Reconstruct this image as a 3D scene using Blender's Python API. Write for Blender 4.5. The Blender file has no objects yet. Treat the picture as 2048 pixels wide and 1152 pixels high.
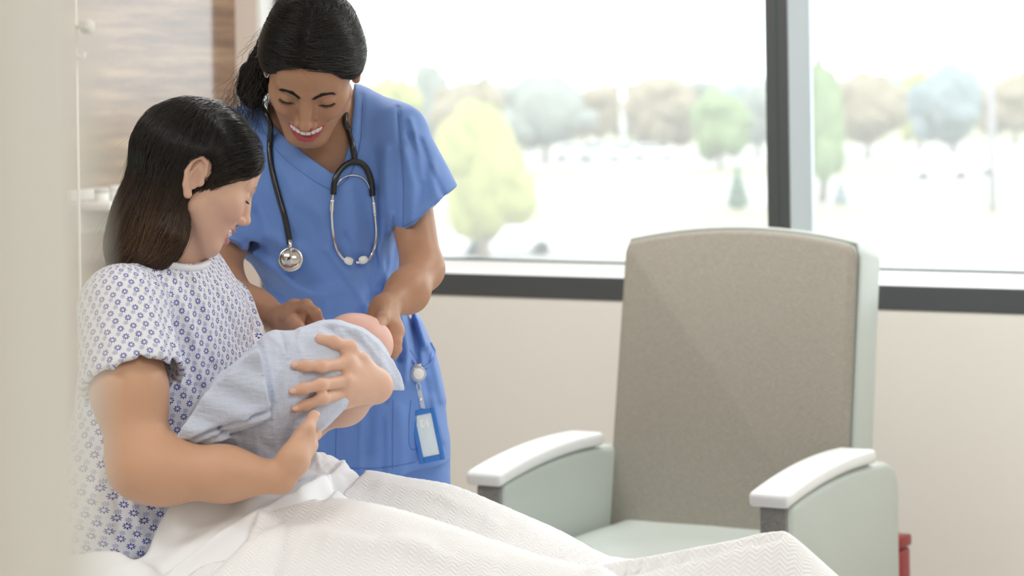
import bpy, bmesh, math, random, time
import numpy as np
from mathutils import Vector, Matrix
from mathutils.bvhtree import BVHTree
T0 = time.time()
random.seed(7); RNG = np.random.default_rng(7)
scene = bpy.context.scene
COL = scene.collection

# ------------------------------------------------------------------ camera
FPX, CX, YH = 5000.0, 1024.0, 180.0          # focal length in px, optical axis column, eye-level row (2048 x 1152 frame)
CAM = np.array([0.0, 0.0, 1.48]); ROLL = 0.0148
RIGHT = np.array([math.cos(ROLL), 0, -math.sin(ROLL)]); UP = np.array([math.sin(ROLL), 0, math.cos(ROLL)]); FWD = np.array([0, 1.0, 0])
cam_d = bpy.data.cameras.new('camera'); cam = bpy.data.objects.new('camera', cam_d); COL.objects.link(cam)
cam_d.sensor_width = 36.0; cam_d.lens = FPX / 2048 * 36; cam_d.shift_y = -(576 - YH) / 2048
cam.matrix_world = Matrix(((RIGHT[0], UP[0], 0, CAM[0]), (RIGHT[1], UP[1], -1, CAM[1]), (RIGHT[2], UP[2], 0, CAM[2]), (0, 0, 0, 1)))
cam_d.clip_start = 0.05; cam_d.clip_end = 2000
cam_d.dof.use_dof = True; cam_d.dof.focus_distance = 4.0; cam_d.dof.aperture_fstop = 5.0
scene.camera = cam

# ------------------------------------------------------------------ world, exposure
world = bpy.data.worlds.new('overcast_sky'); scene.world = world; world.use_nodes = True
wn = world.node_tree.nodes; bg = wn['Background']
bg.inputs[0].default_value = (0.93, 0.97, 1.0, 1); bg.inputs[1].default_value = 3.5
scene.view_settings.view_transform = 'Standard'; scene.view_settings.look = 'None'
scene.view_settings.gamma = 1.0; scene.view_settings.use_curve_mapping = False
scene.view_settings.exposure = 0.0
scene.cycles.use_denoising = True
scene.cycles.max_bounces = 8; scene.cycles.diffuse_bounces = 5; scene.cycles.glossy_bounces = 4
scene.cycles.transmission_bounces = 6; scene.cycles.transparent_max_bounces = 12
scene.cycles.sample_clamp_indirect = 6.0

# ------------------------------------------------------------------ room frame
TH = math.radians(30.0)
A = np.array([math.cos(TH), -math.sin(TH), 0]); B = np.array([-math.sin(TH), -math.cos(TH), 0]); Z = np.array([0, 0, 1.0])
C0 = np.array([(475 - CX) / FPX * 7.55, 7.55, 0.0])
ROOM_A, ROOM_B, ROOM_H = 5.7, 7.6, 2.75
def W(s, off, z): return C0 + A * s + B * off + Z * z            # along the window wall, into the room, up
def P(px, py, d): return CAM + FWD * d + RIGHT * ((px - CX) / FPX * d) - UP * ((py - YH) / FPX * d)
def ray(px, py):
    return FWD + RIGHT * ((px - CX) / FPX) - UP * ((py - YH) / FPX)
def on_wall(px, py, off=0.0):
    r = ray(px, py); q = C0 + B * off; t = np.dot(q - CAM, B) / np.dot(r, B); p = CAM + r * t
    return float(np.dot(p - C0, A)), float(p[2]), t
def unproject(p):                                                  # world points -> px, py, depth
    q = p - CAM; d = np.maximum(q[:, 1], .05)
    return (q @ RIGHT) / d * FPX + CX, YH - (q @ UP) / d * FPX, d

# unseen ceiling panels added as room fill (their meshes are built with the ceiling)
FILL_LAMPS = [(1.3, 1.25), (3.6, 1.25), (1.5, 4.3), (3.9, 4.3), (4.3, 7.0), (2.0, 7.0)]
for (s, o) in FILL_LAMPS:
    ld = bpy.data.lights.new('added_fill_light', 'AREA'); ld.shape = 'RECTANGLE'; ld.size = 1.15; ld.size_y = 0.55
    ld.energy = 29 if o < 2 else (13 if o < 6 else 9); ld.color = (1.0, 0.985, 0.965)
    lo = bpy.data.objects.new('added_fill_light', ld); COL.objects.link(lo)
    lo.location = W(s, o, ROOM_H - 0.045); lo.rotation_euler = (0, 0, -TH)

# ------------------------------------------------------------------ materials
MATS = {}
def mat(name, color=(.8, .8, .8), rough=.5, metal=0.0, bump=None, coat=0.0, sss=0.0, attr=None, spec=0.5, noise=None, sheen=0.0, emit=None, trans=0.0, ior=1.45):
    m = bpy.data.materials.new(name); m.use_nodes = True; MATS[name] = m
    nt = m.node_tree; n = nt.nodes; L = nt.links; b = n['Principled BSDF']
    b.inputs['Base Color'].default_value = (*color, 1); b.inputs['Roughness'].default_value = rough
    b.inputs['Metallic'].default_value = metal; b.inputs['Coat Weight'].default_value = coat; b.inputs['Coat Roughness'].default_value = .15
    b.inputs['Specular IOR Level'].default_value = spec; b.inputs['Sheen Weight'].default_value = sheen
    b.inputs['IOR'].default_value = ior; b.inputs['Transmission Weight'].default_value = trans
    if sss:
        b.inputs['Subsurface Weight'].default_value = sss; b.inputs['Subsurface Radius'].default_value = (1, .35, .2); b.inputs['Subsurface Scale'].default_value = .012
    if emit:
        b.inputs['Emission Color'].default_value = (*emit[:3], 1); b.inputs['Emission Strength'].default_value = emit[3]
    src = None
    if attr:
        a = n.new('ShaderNodeAttribute'); a.attribute_name = attr; src = a.outputs['Color']
    if noise:                                                     # (scale, amount): gentle mottling of the colour
        tc = n.new('ShaderNodeTexCoord'); nz = n.new('ShaderNodeTexNoise'); nz.inputs['Scale'].default_value = noise[0]; nz.inputs['Detail'].default_value = 4
        L.new(tc.outputs['Object'], nz.inputs['Vector'])
        mx = n.new('ShaderNodeMix'); mx.data_type = 'RGBA'; mx.blend_type = 'MULTIPLY'; mx.inputs[0].default_value = 1
        cr = n.new('ShaderNodeMapRange'); cr.inputs['To Min'].default_value = 1 - noise[1]; cr.inputs['To Max'].default_value = 1 + noise[1]
        L.new(nz.outputs['Fac'], cr.inputs['Value'])
        cb = n.new('ShaderNodeCombineXYZ')
        for i in range(3): L.new(cr.outputs['Result'], cb.inputs[i])
        L.new(cb.outputs[0], mx.inputs[7])
        if src: L.new(src, mx.inputs[6])
        else: mx.inputs[6].default_value = (*color, 1)
        src = mx.outputs[2]
    if src: L.new(src, b.inputs['Base Color'])
    if bump:                                                      # (scale, strength)
        tc = n.new('ShaderNodeTexCoord'); nz = n.new('ShaderNodeTexNoise'); nz.inputs['Scale'].default_value = bump[0]; nz.inputs['Detail'].default_value = 3
        L.new(tc.outputs['Object'], nz.inputs['Vector'])
        bp = n.new('ShaderNodeBump'); bp.inputs['Strength'].default_value = bump[1]; bp.inputs['Distance'].default_value = .002
        L.new(nz.outputs['Fac'], bp.inputs['Height']); L.new(bp.outputs[0], b.inputs['Normal'])
    return m
def nodes_of(m): return m.node_tree.nodes, m.node_tree.links, m.node_tree.nodes['Principled BSDF']
def math_node(m, op, a, b=None, c=None):
    n, L, _ = nodes_of(m); q = n.new('ShaderNodeMath'); q.operation = op
    for i, v in enumerate((a, b, c)):
        if v is None: continue
        if isinstance(v, (int, float)): q.inputs[i].default_value = v
        else: L.new(v, q.inputs[i])
    return q.outputs[0]

# ------------------------------------------------------------------ scene helpers
def root_offset(o):
    v = np.zeros(3)
    while o is not None: v += np.array(o.location); o = o.parent
    return v
def put(o, label=None, cat=None, group=None, kind=None):
    if label: o['label'] = label
    if cat: o['category'] = cat
    if group: o['group'] = group
    if kind: o['kind'] = kind
    return o
def thing(name, label, cat, loc, group=None):
    o = bpy.data.objects.new(name, None); COL.objects.link(o); o.location = tuple(float(x) for x in loc); o.empty_display_size = .05
    return put(o, label, cat, group)
def obj(name, vf, m, parent=None, smooth=True, base=None, col=None, uv=None, **tags):
    V, F = vf; V = np.asarray(V, float)
    if parent is not None: off = root_offset(parent)
    elif base is not None: off = np.asarray(base, float)
    else: off = np.array([(V[:, 0].min() + V[:, 0].max()) / 2, (V[:, 1].min() + V[:, 1].max()) / 2, V[:, 2].min()])
    me = bpy.data.meshes.new(name)
    me.from_pydata((V - off).tolist(), [], F.tolist() if isinstance(F, np.ndarray) else F)
    me.update()
    if smooth: me.polygons.foreach_set('use_smooth', np.ones(len(me.polygons), bool))
    if m is not None: me.materials.append(MATS[m] if isinstance(m, str) else m)
    if col is not None:
        at = me.color_attributes.new('Col', 'FLOAT_COLOR', 'POINT')
        c4 = np.ones((len(V), 4)); c4[:, :3] = col; at.data.foreach_set('color', c4.ravel().astype(np.float32))
    if uv is not None:
        ul = me.uv_layers.new(name='UVMap'); li = np.zeros(len(me.loops), int); me.loops.foreach_get('vertex_index', li)
        ul.data.foreach_set('uv', np.asarray(uv)[li].ravel().astype(np.float32))
    o = bpy.data.objects.new(name, me); COL.objects.link(o)
    if parent is not None: o.parent = parent
    else: o.location = tuple(off)
    put(o, **tags)
    return o

# ------------------------------------------------------------------ mesh shapes: every function returns (verts, faces)
def join(*ms):
    V, F, k = [], [], 0
    for v, f in ms:
        v = np.asarray(v, float); V.append(v); F += [[i + k for i in q] for q in (f.tolist() if isinstance(f, np.ndarray) else f)]; k += len(v)
    return np.vstack(V), F
def bm_out(bm):
    bm.normal_update(); V = np.array([v.co[:] for v in bm.verts]); bm.verts.index_update()
    F = [[v.index for v in f.verts] for f in bm.faces]; bm.free(); return V, F
def box(c, half, ax=None, bevel=0.0, seg=2):
    bm = bmesh.new(); bmesh.ops.create_cube(bm, size=2.0)
    for v in bm.verts: v.co = Vector((v.co.x * half[0], v.co.y * half[1], v.co.z * half[2]))
    if bevel: bmesh.ops.bevel(bm, geom=list(bm.edges), offset=bevel, segments=seg, profile=.5, affect='EDGES')
    V, F = bm_out(bm); M = np.eye(3) if ax is None else np.array(ax)
    return V @ M + np.asarray(c), F                               # rows of ax are the box axes
def prism(poly, depth, o, u, v, w, bevel=0.0, seg=2):             # polygon (x,y) in plane u,v at o, thickness depth along w (centred)
    bm = bmesh.new(); n = len(poly)
    a = [bm.verts.new((x, y, -depth / 2)) for x, y in poly]; b = [bm.verts.new((x, y, depth / 2)) for x, y in poly]
    bm.faces.new(a[::-1]); bm.faces.new(b)
    for i in range(n): bm.faces.new((a[i], a[(i + 1) % n], b[(i + 1) % n], b[i]))
    bmesh.ops.recalc_face_normals(bm, faces=bm.faces)
    if bevel:
        es = [e for e in bm.edges if len(e.link_faces) == 2 and e.calc_face_angle(0) > .6]
        bmesh.ops.bevel(bm, geom=es, offset=bevel, segments=seg, profile=.5, affect='EDGES')
    V, F = bm_out(bm); return np.asarray(o) + V[:, :1] * np.asarray(u) + V[:, 1:2] * np.asarray(v) + V[:, 2:] * np.asarray(w), F
def spline(pts, n):
    pts = np.asarray(pts, float); k = len(pts)
    if k < 3: t = np.linspace(0, 1, n)[:, None]; return pts[0] * (1 - t) + pts[-1] * t
    e = np.vstack([2 * pts[0] - pts[1], pts, 2 * pts[-1] - pts[-2]]); out = []
    seg = np.linalg.norm(np.diff(pts, axis=0), axis=1) ** .5 + 1e-9; cu = np.concatenate([[0], np.cumsum(seg)]); ts = np.linspace(0, cu[-1], n)
    for t in ts:
        i = min(np.searchsorted(cu, t, 'right') - 1, k - 2); x = (t - cu[i]) / seg[i]
        p0, p1, p2, p3 = e[i], e[i + 1], e[i + 2], e[i + 3]
        out.append(.5 * (2 * p1 + (p2 - p0) * x + (2 * p0 - 5 * p1 + 4 * p2 - p3) * x ** 2 + (3 * p1 - p0 - 3 * p2 + p3) * x ** 3))
    return np.array(out)
def tube(pts, r, sides=8, cap=True):
    pts = np.asarray(pts, float); n = len(pts); r = np.broadcast_to(np.asarray(r, float), (n,))
    t = np.gradient(pts, axis=0); t /= np.linalg.norm(t, axis=1)[:, None] + 1e-12
    ref = np.array([0, 0, 1.0]) if abs(t[0][2]) < .9 else np.array([1.0, 0, 0])
    nrm = np.cross(t[0], ref); nrm /= np.linalg.norm(nrm); N = [nrm]
    for i in range(1, n):
        v = N[-1] - t[i] * np.dot(N[-1], t[i]); N.append(v / (np.linalg.norm(v) + 1e-12))
    N = np.array(N); Bn = np.cross(t, N); an = np.linspace(0, 2 * math.pi, sides, endpoint=False)
    V = (pts[:, None] + r[:, None, None] * (np.cos(an)[None, :, None] * N[:, None] + np.sin(an)[None, :, None] * Bn[:, None])).reshape(-1, 3)
    F = [[i * sides + j, i * sides + (j + 1) % sides, (i + 1) * sides + (j + 1) % sides, (i + 1) * sides + j] for i in range(n - 1) for j in range(sides)]
    if cap: F += [list(range(sides))[::-1], [(n - 1) * sides + j for j in range(sides)]]
    return V, F
def lathe(prof, o, ax, sides=28):                                 # prof: (radius, height) pairs along axis ax from o
    ax = np.asarray(ax, float) / np.linalg.norm(ax); ref = np.array([1.0, 0, 0]) if abs(ax[0]) < .8 else np.array([0, 1.0, 0])
    u = np.cross(ax, ref); u /= np.linalg.norm(u); v = np.cross(ax, u); an = np.linspace(0, 2 * math.pi, sides, endpoint=False)
    V = np.vstack([np.asarray(o) + ax * h + r * (np.cos(an)[:, None] * u + np.sin(an)[:, None] * v) for r, h in prof]); n = len(prof)
    F = [[i * sides + j, i * sides + (j + 1) % sides, (i + 1) * sides + (j + 1) % sides, (i + 1) * sides + j] for i in range(n - 1) for j in range(sides)]
    F += [list(range(sides))[::-1], [(n - 1) * sides + j for j in range(sides)]]
    return V, F
def strands(paths, r0, r1=None, sides=3):                         # paths: (n, k, 3) hair paths -> one mesh
    n, k, _ = paths.shape; r1 = r0 * .5 if r1 is None else r1
    t = np.gradient(paths, axis=1); t /= np.linalg.norm(t, axis=2, keepdims=True) + 1e-9
    ref = np.array([.3, -.9, .31]); N = np.cross(t, ref); N /= np.linalg.norm(N, axis=2, keepdims=True) + 1e-9; Bn = np.cross(t, N)
    an = np.linspace(0, 2 * math.pi, sides, endpoint=False); rr = np.linspace(1, 0, k)[None, :, None, None]
    rr = (r1 + (r0 - r1) * rr) if np.isscalar(r0) else rr * 0 + r0[:, None, None, None]
    V = (paths[:, :, None] + rr * (np.cos(an)[:, None] * N[:, :, None] + np.sin(an)[:, None] * Bn[:, :, None])).reshape(-1, 3)
    i, j, s = np.meshgrid(np.arange(n), np.arange(k - 1), np.arange(sides), indexing='ij'); b = (i * k + j) * sides; s2 = (s + 1) % sides
    F = np.stack([b + s, b + s2, b + sides + s2, b + sides + s], -1).reshape(-1, 4)
    return V, F

# ------------------------------------------------------------------ signed distance fields
def smin(a, b, k):
    if k <= 0: return np.minimum(a, b)
    h = np.clip(.5 + .5 * (b - a) / k, 0, 1); return b + (a - b) * h - k * h * (1 - h)
def smax(a, b, k): return -smin(-a, -b, k)
f32 = np.float32
def sph(c, r):
    c = np.asarray(c, f32); return lambda p: np.sqrt(((p - c) ** 2).sum(1)) - f32(r)
def ell(c, r, R=None):
    c = np.asarray(c, f32); r = np.asarray(r, f32); M = None if R is None else np.asarray(R, f32)
    def f(p):
        q = p - c
        if M is not None: q = q @ M
        k0 = np.sqrt(((q / r) ** 2).sum(1)); k1 = np.sqrt(((q / (r * r)) ** 2).sum(1)) + f32(1e-6)
        return k0 * (k0 - 1) / k1
    return f
def cone(a, b, ra, rb, ax=None, flat=1.0):
    a = np.asarray(a, f32); b = np.asarray(b, f32); ax = None if ax is None else np.asarray(ax, f32) / f32(np.linalg.norm(ax))
    def f(p):
        ba = b - a; pa = p - a
        if ax is not None: pa = pa + ax * ((pa @ ax) * f32(1 / flat - 1))[:, None]; ba = ba + ax * (ba @ ax) * f32(1 / flat - 1)
        t = np.clip(pa @ ba / (ba @ ba), 0, 1)
        d = np.sqrt(((pa - t[:, None] * ba) ** 2).sum(1)) - (f32(ra) + f32(rb - ra) * t)
        return d * f32(min(flat, 1)) if ax is not None else d
    return f
def chain(pts, rad, k=.004, ax=None, flat=1.0):
    fs = [cone(pts[i], pts[i + 1], rad[i], rad[i + 1], ax, flat) for i in range(len(pts) - 1)]
    def f(p):
        d = fs[0](p)
        for g in fs[1:]: d = smin(d, g(p), k)
        return d
    return f
def rbox(c, half, R, rnd):
    c = np.asarray(c, f32); h = np.asarray(half, f32) - f32(rnd); M = np.asarray(R, f32)   # columns of R are the axes
    def f(p):
        q = np.abs((p - c) @ M) - h
        return np.sqrt((np.maximum(q, 0) ** 2).sum(1)) + np.minimum(q.max(1), 0) - f32(rnd)
    return f
def plane(o, n):
    o = np.asarray(o, f32); n = np.asarray(n, f32) / f32(np.linalg.norm(n)); return lambda p: (p - o) @ n
def poly2d(x, y, poly):                                           # signed distance to a polygon, negative inside
    v = np.asarray(poly, float); d = np.full(x.shape, 1e18); s = np.ones(x.shape)
    for i in range(len(v)):
        j = i - 1; ex, ey = v[j][0] - v[i][0], v[j][1] - v[i][1]; wx, wy = x - v[i][0], y - v[i][1]
        t = np.clip((wx * ex + wy * ey) / (ex * ex + ey * ey), 0, 1); bx, by = wx - ex * t, wy - ey * t; d = np.minimum(d, bx * bx + by * by)
        c1 = y >= v[i][1]; c2 = y < v[j][1]; c3 = ex * wy > ey * wx
        fl = (c1 & c2 & c3) | (~c1 & ~c2 & ~c3); s = np.where(fl, -s, s)
    return s * np.sqrt(d)
class SDF:
    def __init__(self, c=None, R=None): self.ops = []; self.c = c; self.R = R
    def u(self, f, k=.01): self.ops.append(('u', f, k)); return self
    def s(self, f, k=.004): self.ops.append(('s', f, k)); return self
    def i(self, f, k=.004): self.ops.append(('i', f, k)); return self
    def d(self, f): self.ops.append(('d', f, 0)); return self        # displacement added to the distance
    def _ev(self, p):
        d = np.full(len(p), 1.0, f32)
        for op, f, k in self.ops:
            if op == 'u': d = smin(d, f(p), k)
            elif op == 's': d = smax(d, -f(p), k)
            elif op == 'i': d = smax(d, f(p), k)
            else: d = d + f(p)
        return d.astype(f32)
    def __call__(self, p):
        if self.c is None: return self._ev(p)
        r = np.sqrt(((p - np.asarray(self.c, f32)) ** 2).sum(1)) - f32(self.R); m = r < .035; out = r.astype(f32)
        if m.any(): out[m] = self._ev(p[m])
        return out
def mesh_sdf(f, lo, hi, h, smooth=1):
    lo = np.asarray(lo, float); hi = np.asarray(hi, float); NB = 8
    nb = np.ceil((hi - lo) / (h * NB)).astype(int); g = np.stack(np.meshgrid(*[np.arange(n) for n in nb], indexing='ij'), -1).reshape(-1, 3)
    cen = (lo + (g + .5) * NB * h).astype(f32); half = NB * h * .5 * 1.7321
    keep = np.concatenate([np.abs(f(cen[i:i + 60000])) < half * 1.9 + .002 for i in range(0, len(cen), 60000)]); g = g[keep]
    ii = np.stack(np.meshgrid(*[np.arange(NB + 1)] * 3, indexing='ij'), -1).reshape(-1, 3); dim = nb * NB + 2
    def key(c): return (c[..., 0] * dim[1] + c[..., 1]) * dim[2] + c[..., 2]
    cells, cpos, ek, efl = [], [], [[], [], []], [[], [], []]
    off = np.array([[0,0,0],[1,0,0],[0,1,0],[1,1,0],[0,0,1],[1,0,1],[0,1,1],[1,1,1]]); CE = [(0,1),(2,3),(4,5),(6,7),(0,2),(1,3),(4,6),(5,7),(0,4),(1,5),(2,6),(3,7)]
    for b0 in range(0, len(g), 120):
        gb = g[b0:b0 + 120]; gi = gb[:, None] * NB + ii[None]; pts = (lo + gi * h).reshape(-1, 3).astype(f32)
        v = f(pts).reshape(len(gb), NB + 1, NB + 1, NB + 1); sg = v < 0
        cv = np.stack([v[:, o[0]:NB + o[0], o[1]:NB + o[1], o[2]:NB + o[2]] for o in off], -1); cs = cv < 0; ac = cs.any(-1) & ~cs.all(-1)
        w = np.argwhere(ac)
        if len(w):
            vals = cv[ac]; num = np.zeros((len(w), 3)); den = np.zeros(len(w))
            for a, b in CE:
                va, vb = vals[:, a], vals[:, b]; cr = (va < 0) != (vb < 0); t = np.where(cr, va / np.where(cr, va - vb, 1), 0)
                num += (off[a] + (off[b] - off[a]) * t[:, None]) * cr[:, None]; den += cr
            base = gb[w[:, 0]] * NB + w[:, 1:]; cells.append(key(base)); cpos.append(lo + (base + num / den[:, None]) * h)
        for ax in range(3):
            sl = [slice(0, NB)] * 3; s2 = list(sl); s2[ax] = slice(1, NB + 1)
            x = sg[(slice(None), *sl)]; y = sg[(slice(None), *s2)]; w = np.argwhere(x != y)
            if len(w): ek[ax].append(gb[w[:, 0]] * NB + w[:, 1:]); efl[ax].append(x[x != y])
    ck = np.concatenate(cells); cp = np.concatenate(cpos); o = np.argsort(ck); ck = ck[o]; cp = cp[o]; Q = []
    for ax in range(3):
        if not ek[ax]: continue
        e = np.concatenate(ek[ax]); fl = np.concatenate(efl[ax]); u = np.eye(3, dtype=int)[(ax + 1) % 3]; w = np.eye(3, dtype=int)[(ax + 2) % 3]
        q = np.stack([key(e), key(e - u), key(e - u - w), key(e - w)], 1); ix = np.searchsorted(ck, q); ix = np.clip(ix, 0, len(ck) - 1)
        ok = (ck[ix] == q).all(1); ix = ix[ok]; fl = fl[ok]; ix[~fl] = ix[~fl][:, ::-1]; Q.append(ix)
    F = np.concatenate(Q)
    for _ in range(smooth):                                       # light relaxation
        acc = np.zeros_like(cp); cnt = np.zeros(len(cp))
        for a, b in ((0, 1), (1, 2), (2, 3), (3, 0)):
            np.add.at(acc, F[:, a], cp[F[:, b]]); np.add.at(cnt, F[:, a], 1); np.add.at(acc, F[:, b], cp[F[:, a]]); np.add.at(cnt, F[:, b], 1)
        m = cnt > 0; cp[m] = cp[m] * .5 + .5 * acc[m] / cnt[m][:, None]
    return cp, F
def grad(f, p, e=.0008):
    p = p.astype(f32); out = np.zeros_like(p)
    for i in range(3):
        dv = np.zeros(3, f32); dv[i] = e; out[:, i] = f(p + dv) - f(p - dv)
    return out / (np.linalg.norm(out, axis=1, keepdims=True) + 1e-9)
def bvh(vf): return BVHTree.FromPolygons([tuple(v) for v in vf[0]], vf[1].tolist() if isinstance(vf[1], np.ndarray) else vf[1])
def hit(tree, px, py, off=0.0, d0=None):                          # first point of a mesh along a line of sight, lifted by off towards the eye
    r = ray(px, py); h = tree.ray_cast(Vector(CAM), Vector(r))
    if h[0] is None: return P(px, py, d0 or 4.2)
    p = np.array(h[0]); return p - r / np.linalg.norm(r) * off
def vnoise(p, s, seed=0):                                         # smooth pseudo-noise from sines, about -1..1
    q = np.asarray(p, float) * s + seed * 7.3; x, y, z = q[:, 0], q[:, 1], q[:, 2]
    return (np.sin(x + 1.7 * np.sin(y * .9 + .6 * z)) + np.sin(y * 1.1 + 1.3 * np.sin(z * 1.2 + x * .7)) + np.sin(z * .9 + 1.5 * np.sin(x * 1.1 - y * .8))) / 3

# ================================================================== SETTING
mat('wall_paint', (.83, .815, .765), .7, bump=(300, .05))
mat('wall_return_paint', (.80, .71, .64), .7, bump=(300, .05))
mat('ceiling_paint', (.85, .84, .82), .8)
mat('floor_vinyl', (.55, .52, .47), .35, noise=(6, .08))
mat('dark_aluminium', (.075, .083, .088), .38, metal=.0, spec=.6, bump=(900, .03))
mat('sill_aluminium', (.94, .96, .97), .32, metal=.15)
mat('skylit_tint', (.42, .47, .50), .35)  # aluminium tinted pale as if lit by the sky
mat('white_trim', (.88, .90, .88), .4)
mat('gasket', (.05, .08, .08), .6)
mat('fill_diffuser', (1, 1, 1), .5, emit=(1, .95, .88, 3.0))
mat('white_plastic', (.84, .84, .82), .3)
mat('grey_plastic', (.55, .55, .52), .35)
mat('chrome', (.86, .87, .88), .12, metal=1.0)

# wood laminate: long horizontal grain, clear glossy finish
m = mat('wood_laminate', (.3, .2, .13), .35, coat=1.0); n, L, b = nodes_of(m)
b.inputs['Coat IOR'].default_value = 2.1; b.inputs['Coat Roughness'].default_value = .10
uvn = n.new('ShaderNodeUVMap'); mp = n.new('ShaderNodeMapping'); mp.inputs['Scale'].default_value = (.9, 11, 1); L.new(uvn.outputs[0], mp.inputs[0])
nz = n.new('ShaderNodeTexNoise'); nz.inputs['Scale'].default_value = 2.2; nz.inputs['Detail'].default_value = 6; nz.inputs['Roughness'].default_value = .62; L.new(mp.outputs[0], nz.inputs['Vector'])
mp2 = n.new('ShaderNodeMapping'); mp2.inputs['Scale'].default_value = (2.5, 90, 1); L.new(uvn.outputs[0], mp2.inputs[0])
nz2 = n.new('ShaderNodeTexNoise'); nz2.inputs['Scale'].default_value = 2.0; nz2.inputs['Detail'].default_value = 3; L.new(mp2.outputs[0], nz2.inputs['Vector'])
cr = n.new('ShaderNodeValToRGB'); e = cr.color_ramp.elements
e[0].position = .36; e[0].color = (.13, .065, .035, 1); e[1].position = .70; e[1].color = (.52, .36, .22, 1); q = e.new(.5); q.color = (.24, .135, .075, 1)
q = e.new(.62); q.color = (.40, .26, .15, 1)
L.new(math_node(m, 'ADD', math_node(m, 'MULTIPLY', nz.outputs['Fac'], .8), math_node(m, 'MULTIPLY', nz2.outputs['Fac'], .2)), cr.inputs[0]); L.new(cr.outputs[0], b.inputs['Base Color'])

# thin window glass: clear, weakly mirroring, with a white scatter layer added to imitate veiling glare
m = bpy.data.materials.new('window_glass'); m.use_nodes = True; MATS['window_glass'] = m; n = m.node_tree.nodes; L = m.node_tree.links; n.clear()
out = n.new('ShaderNodeOutputMaterial'); tr = n.new('ShaderNodeBsdfTransparent'); tr.inputs[0].default_value = (.97, .99, .985, 1)
gl = n.new('ShaderNodeBsdfGlossy'); gl.inputs['Roughness'].default_value = .02; tl = n.new('ShaderNodeBsdfTranslucent'); tl.inputs[0].default_value = (1, 1, 1, 1)
fr = n.new('ShaderNodeFresnel'); fr.inputs[0].default_value = 1.45; m1 = n.new('ShaderNodeMixShader'); m2 = n.new('ShaderNodeMixShader'); m2.inputs[0].default_value = .09
L.new(fr.outputs[0], m1.inputs[0]); L.new(tr.outputs[0], m1.inputs[1]); L.new(gl.outputs[0], m1.inputs[2]); L.new(m1.outputs[0], m2.inputs[1]); L.new(tl.outputs[0], m2.inputs[2]); L.new(m2.outputs[0], out.inputs[0])

AX = np.array([A, B, Z])                                          # room axes as rows
def rb(s0, s1, o0, o1, z0, z1, bevel=0.0): return box(W((s0 + s1) / 2, (o0 + o1) / 2, (z0 + z1) / 2), ((s1 - s0) / 2, (o1 - o0) / 2, (z1 - z0) / 2), AX, bevel)
def struct(name, vf, m, smooth=False, uv=None): return obj(name, vf, m, smooth=smooth, uv=uv, kind='structure')
WS0, WS1, WZ0, WZ1 = .079, 5.35, .893, 2.50                       # window opening
def wall_with_hole():
    o = [(0, 0), (ROOM_A, 0), (ROOM_A, ROOM_H), (0, ROOM_H)]; i = [(WS0, WZ0), (WS1, WZ0), (WS1, WZ1), (WS0, WZ1)]; V = []
    for off in (0.0, -.25): V += [W(s, off, z) for s, z in o] + [W(s, off, z) for s, z in i]
    F = []
    for k in range(4):
        j = (k + 1) % 4; F += [[k, j, 4 + j, 4 + k], [8 + k, 12 + k, 12 + j, 8 + j], [4 + k, 4 + j, 12 + j, 12 + k], [k, 8 + k, 8 + j, j]]
    return V, F
struct('wall_back', wall_with_hole(), 'wall_paint')
struct('floor', rb(-.2, ROOM_A + .2, -.25, ROOM_B + .2, -.1, 0), 'floor_vinyl')
struct('ceiling', rb(-.2, ROOM_A + .2, -.25, ROOM_B + .2, ROOM_H, ROOM_H + .1), 'ceiling_paint')
V, F = rb(-.15, 0, 0, ROOM_B, 0, ROOM_H); V = np.array(V); struct('wall_left', (V, F), 'wood_laminate', uv=np.stack([(V - C0) @ B, V[:, 2]], 1))
struct('wall_right', rb(ROOM_A, ROOM_A + .15, -.25, ROOM_B, 0, ROOM_H), 'wall_paint')
struct('wall_front', rb(-.15, ROOM_A + .15, ROOM_B, ROOM_B + .15, 0, ROOM_H), 'wall_paint')
struct('baseboard_back', rb(0, ROOM_A, 0, .014, 0, .10), 'grey_plastic')
# the narrow wall end that closes the near left side of the view (doorway the picture was taken through)
STUB_X = (196 - CX) / FPX * .60
struct('wall_doorway', box((STUB_X - .45, .53, ROOM_H / 2), (.45, .07, ROOM_H / 2), None, .012), 'wall_paint')
struct('trim_1', rb(0, WS0 + .0, 0, .006, 0, ROOM_H), 'wall_return_paint')

wt = thing('window_1', 'long dark framed window with wide panes above the beige wall', None, W(2.6, -.07, WZ0)); wt['kind'] = 'structure'
obj('frame_bar', rb(WS0, WS1, -.14, .004, WZ0, .957, .003), 'dark_aluminium', wt, smooth=False)
sv = [W(s, o, z) for s in (WS0, WS1) for o, z in ((.002, .9572), (-.055, .959), (-.129, .985), (-.20, .985), (-.20, .9572))]
obj('sill', (sv, [[0, 1, 6, 5], [1, 2, 7, 6], [2, 3, 8, 7], [3, 4, 9, 8], [4, 0, 5, 9], [0, 4, 3, 2, 1], [5, 6, 7, 8, 9]]), 'sill_aluminium', wt, smooth=False, label='bright aluminium sill')
obj('jamb', rb(WS0, WS0 + .012, -.2, .002, .957, WZ1), 'white_trim', wt, smooth=False, label='white painted window jamb')
obj('stile', rb(WS0 + .012, WS0 + .026, -.2, -.068, .96, WZ1), 'dark_aluminium', wt, smooth=False)
obj('gasket', rb(WS0, WS1, -.150, -.131, .985, .990), 'gasket', wt, smooth=False)
obj('head_bar', rb(WS0, WS1, -.2, .004, WZ1 - .06, WZ1, .003), 'dark_aluminium', wt, smooth=False)
MS = [1.742, 3.50]
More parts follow.
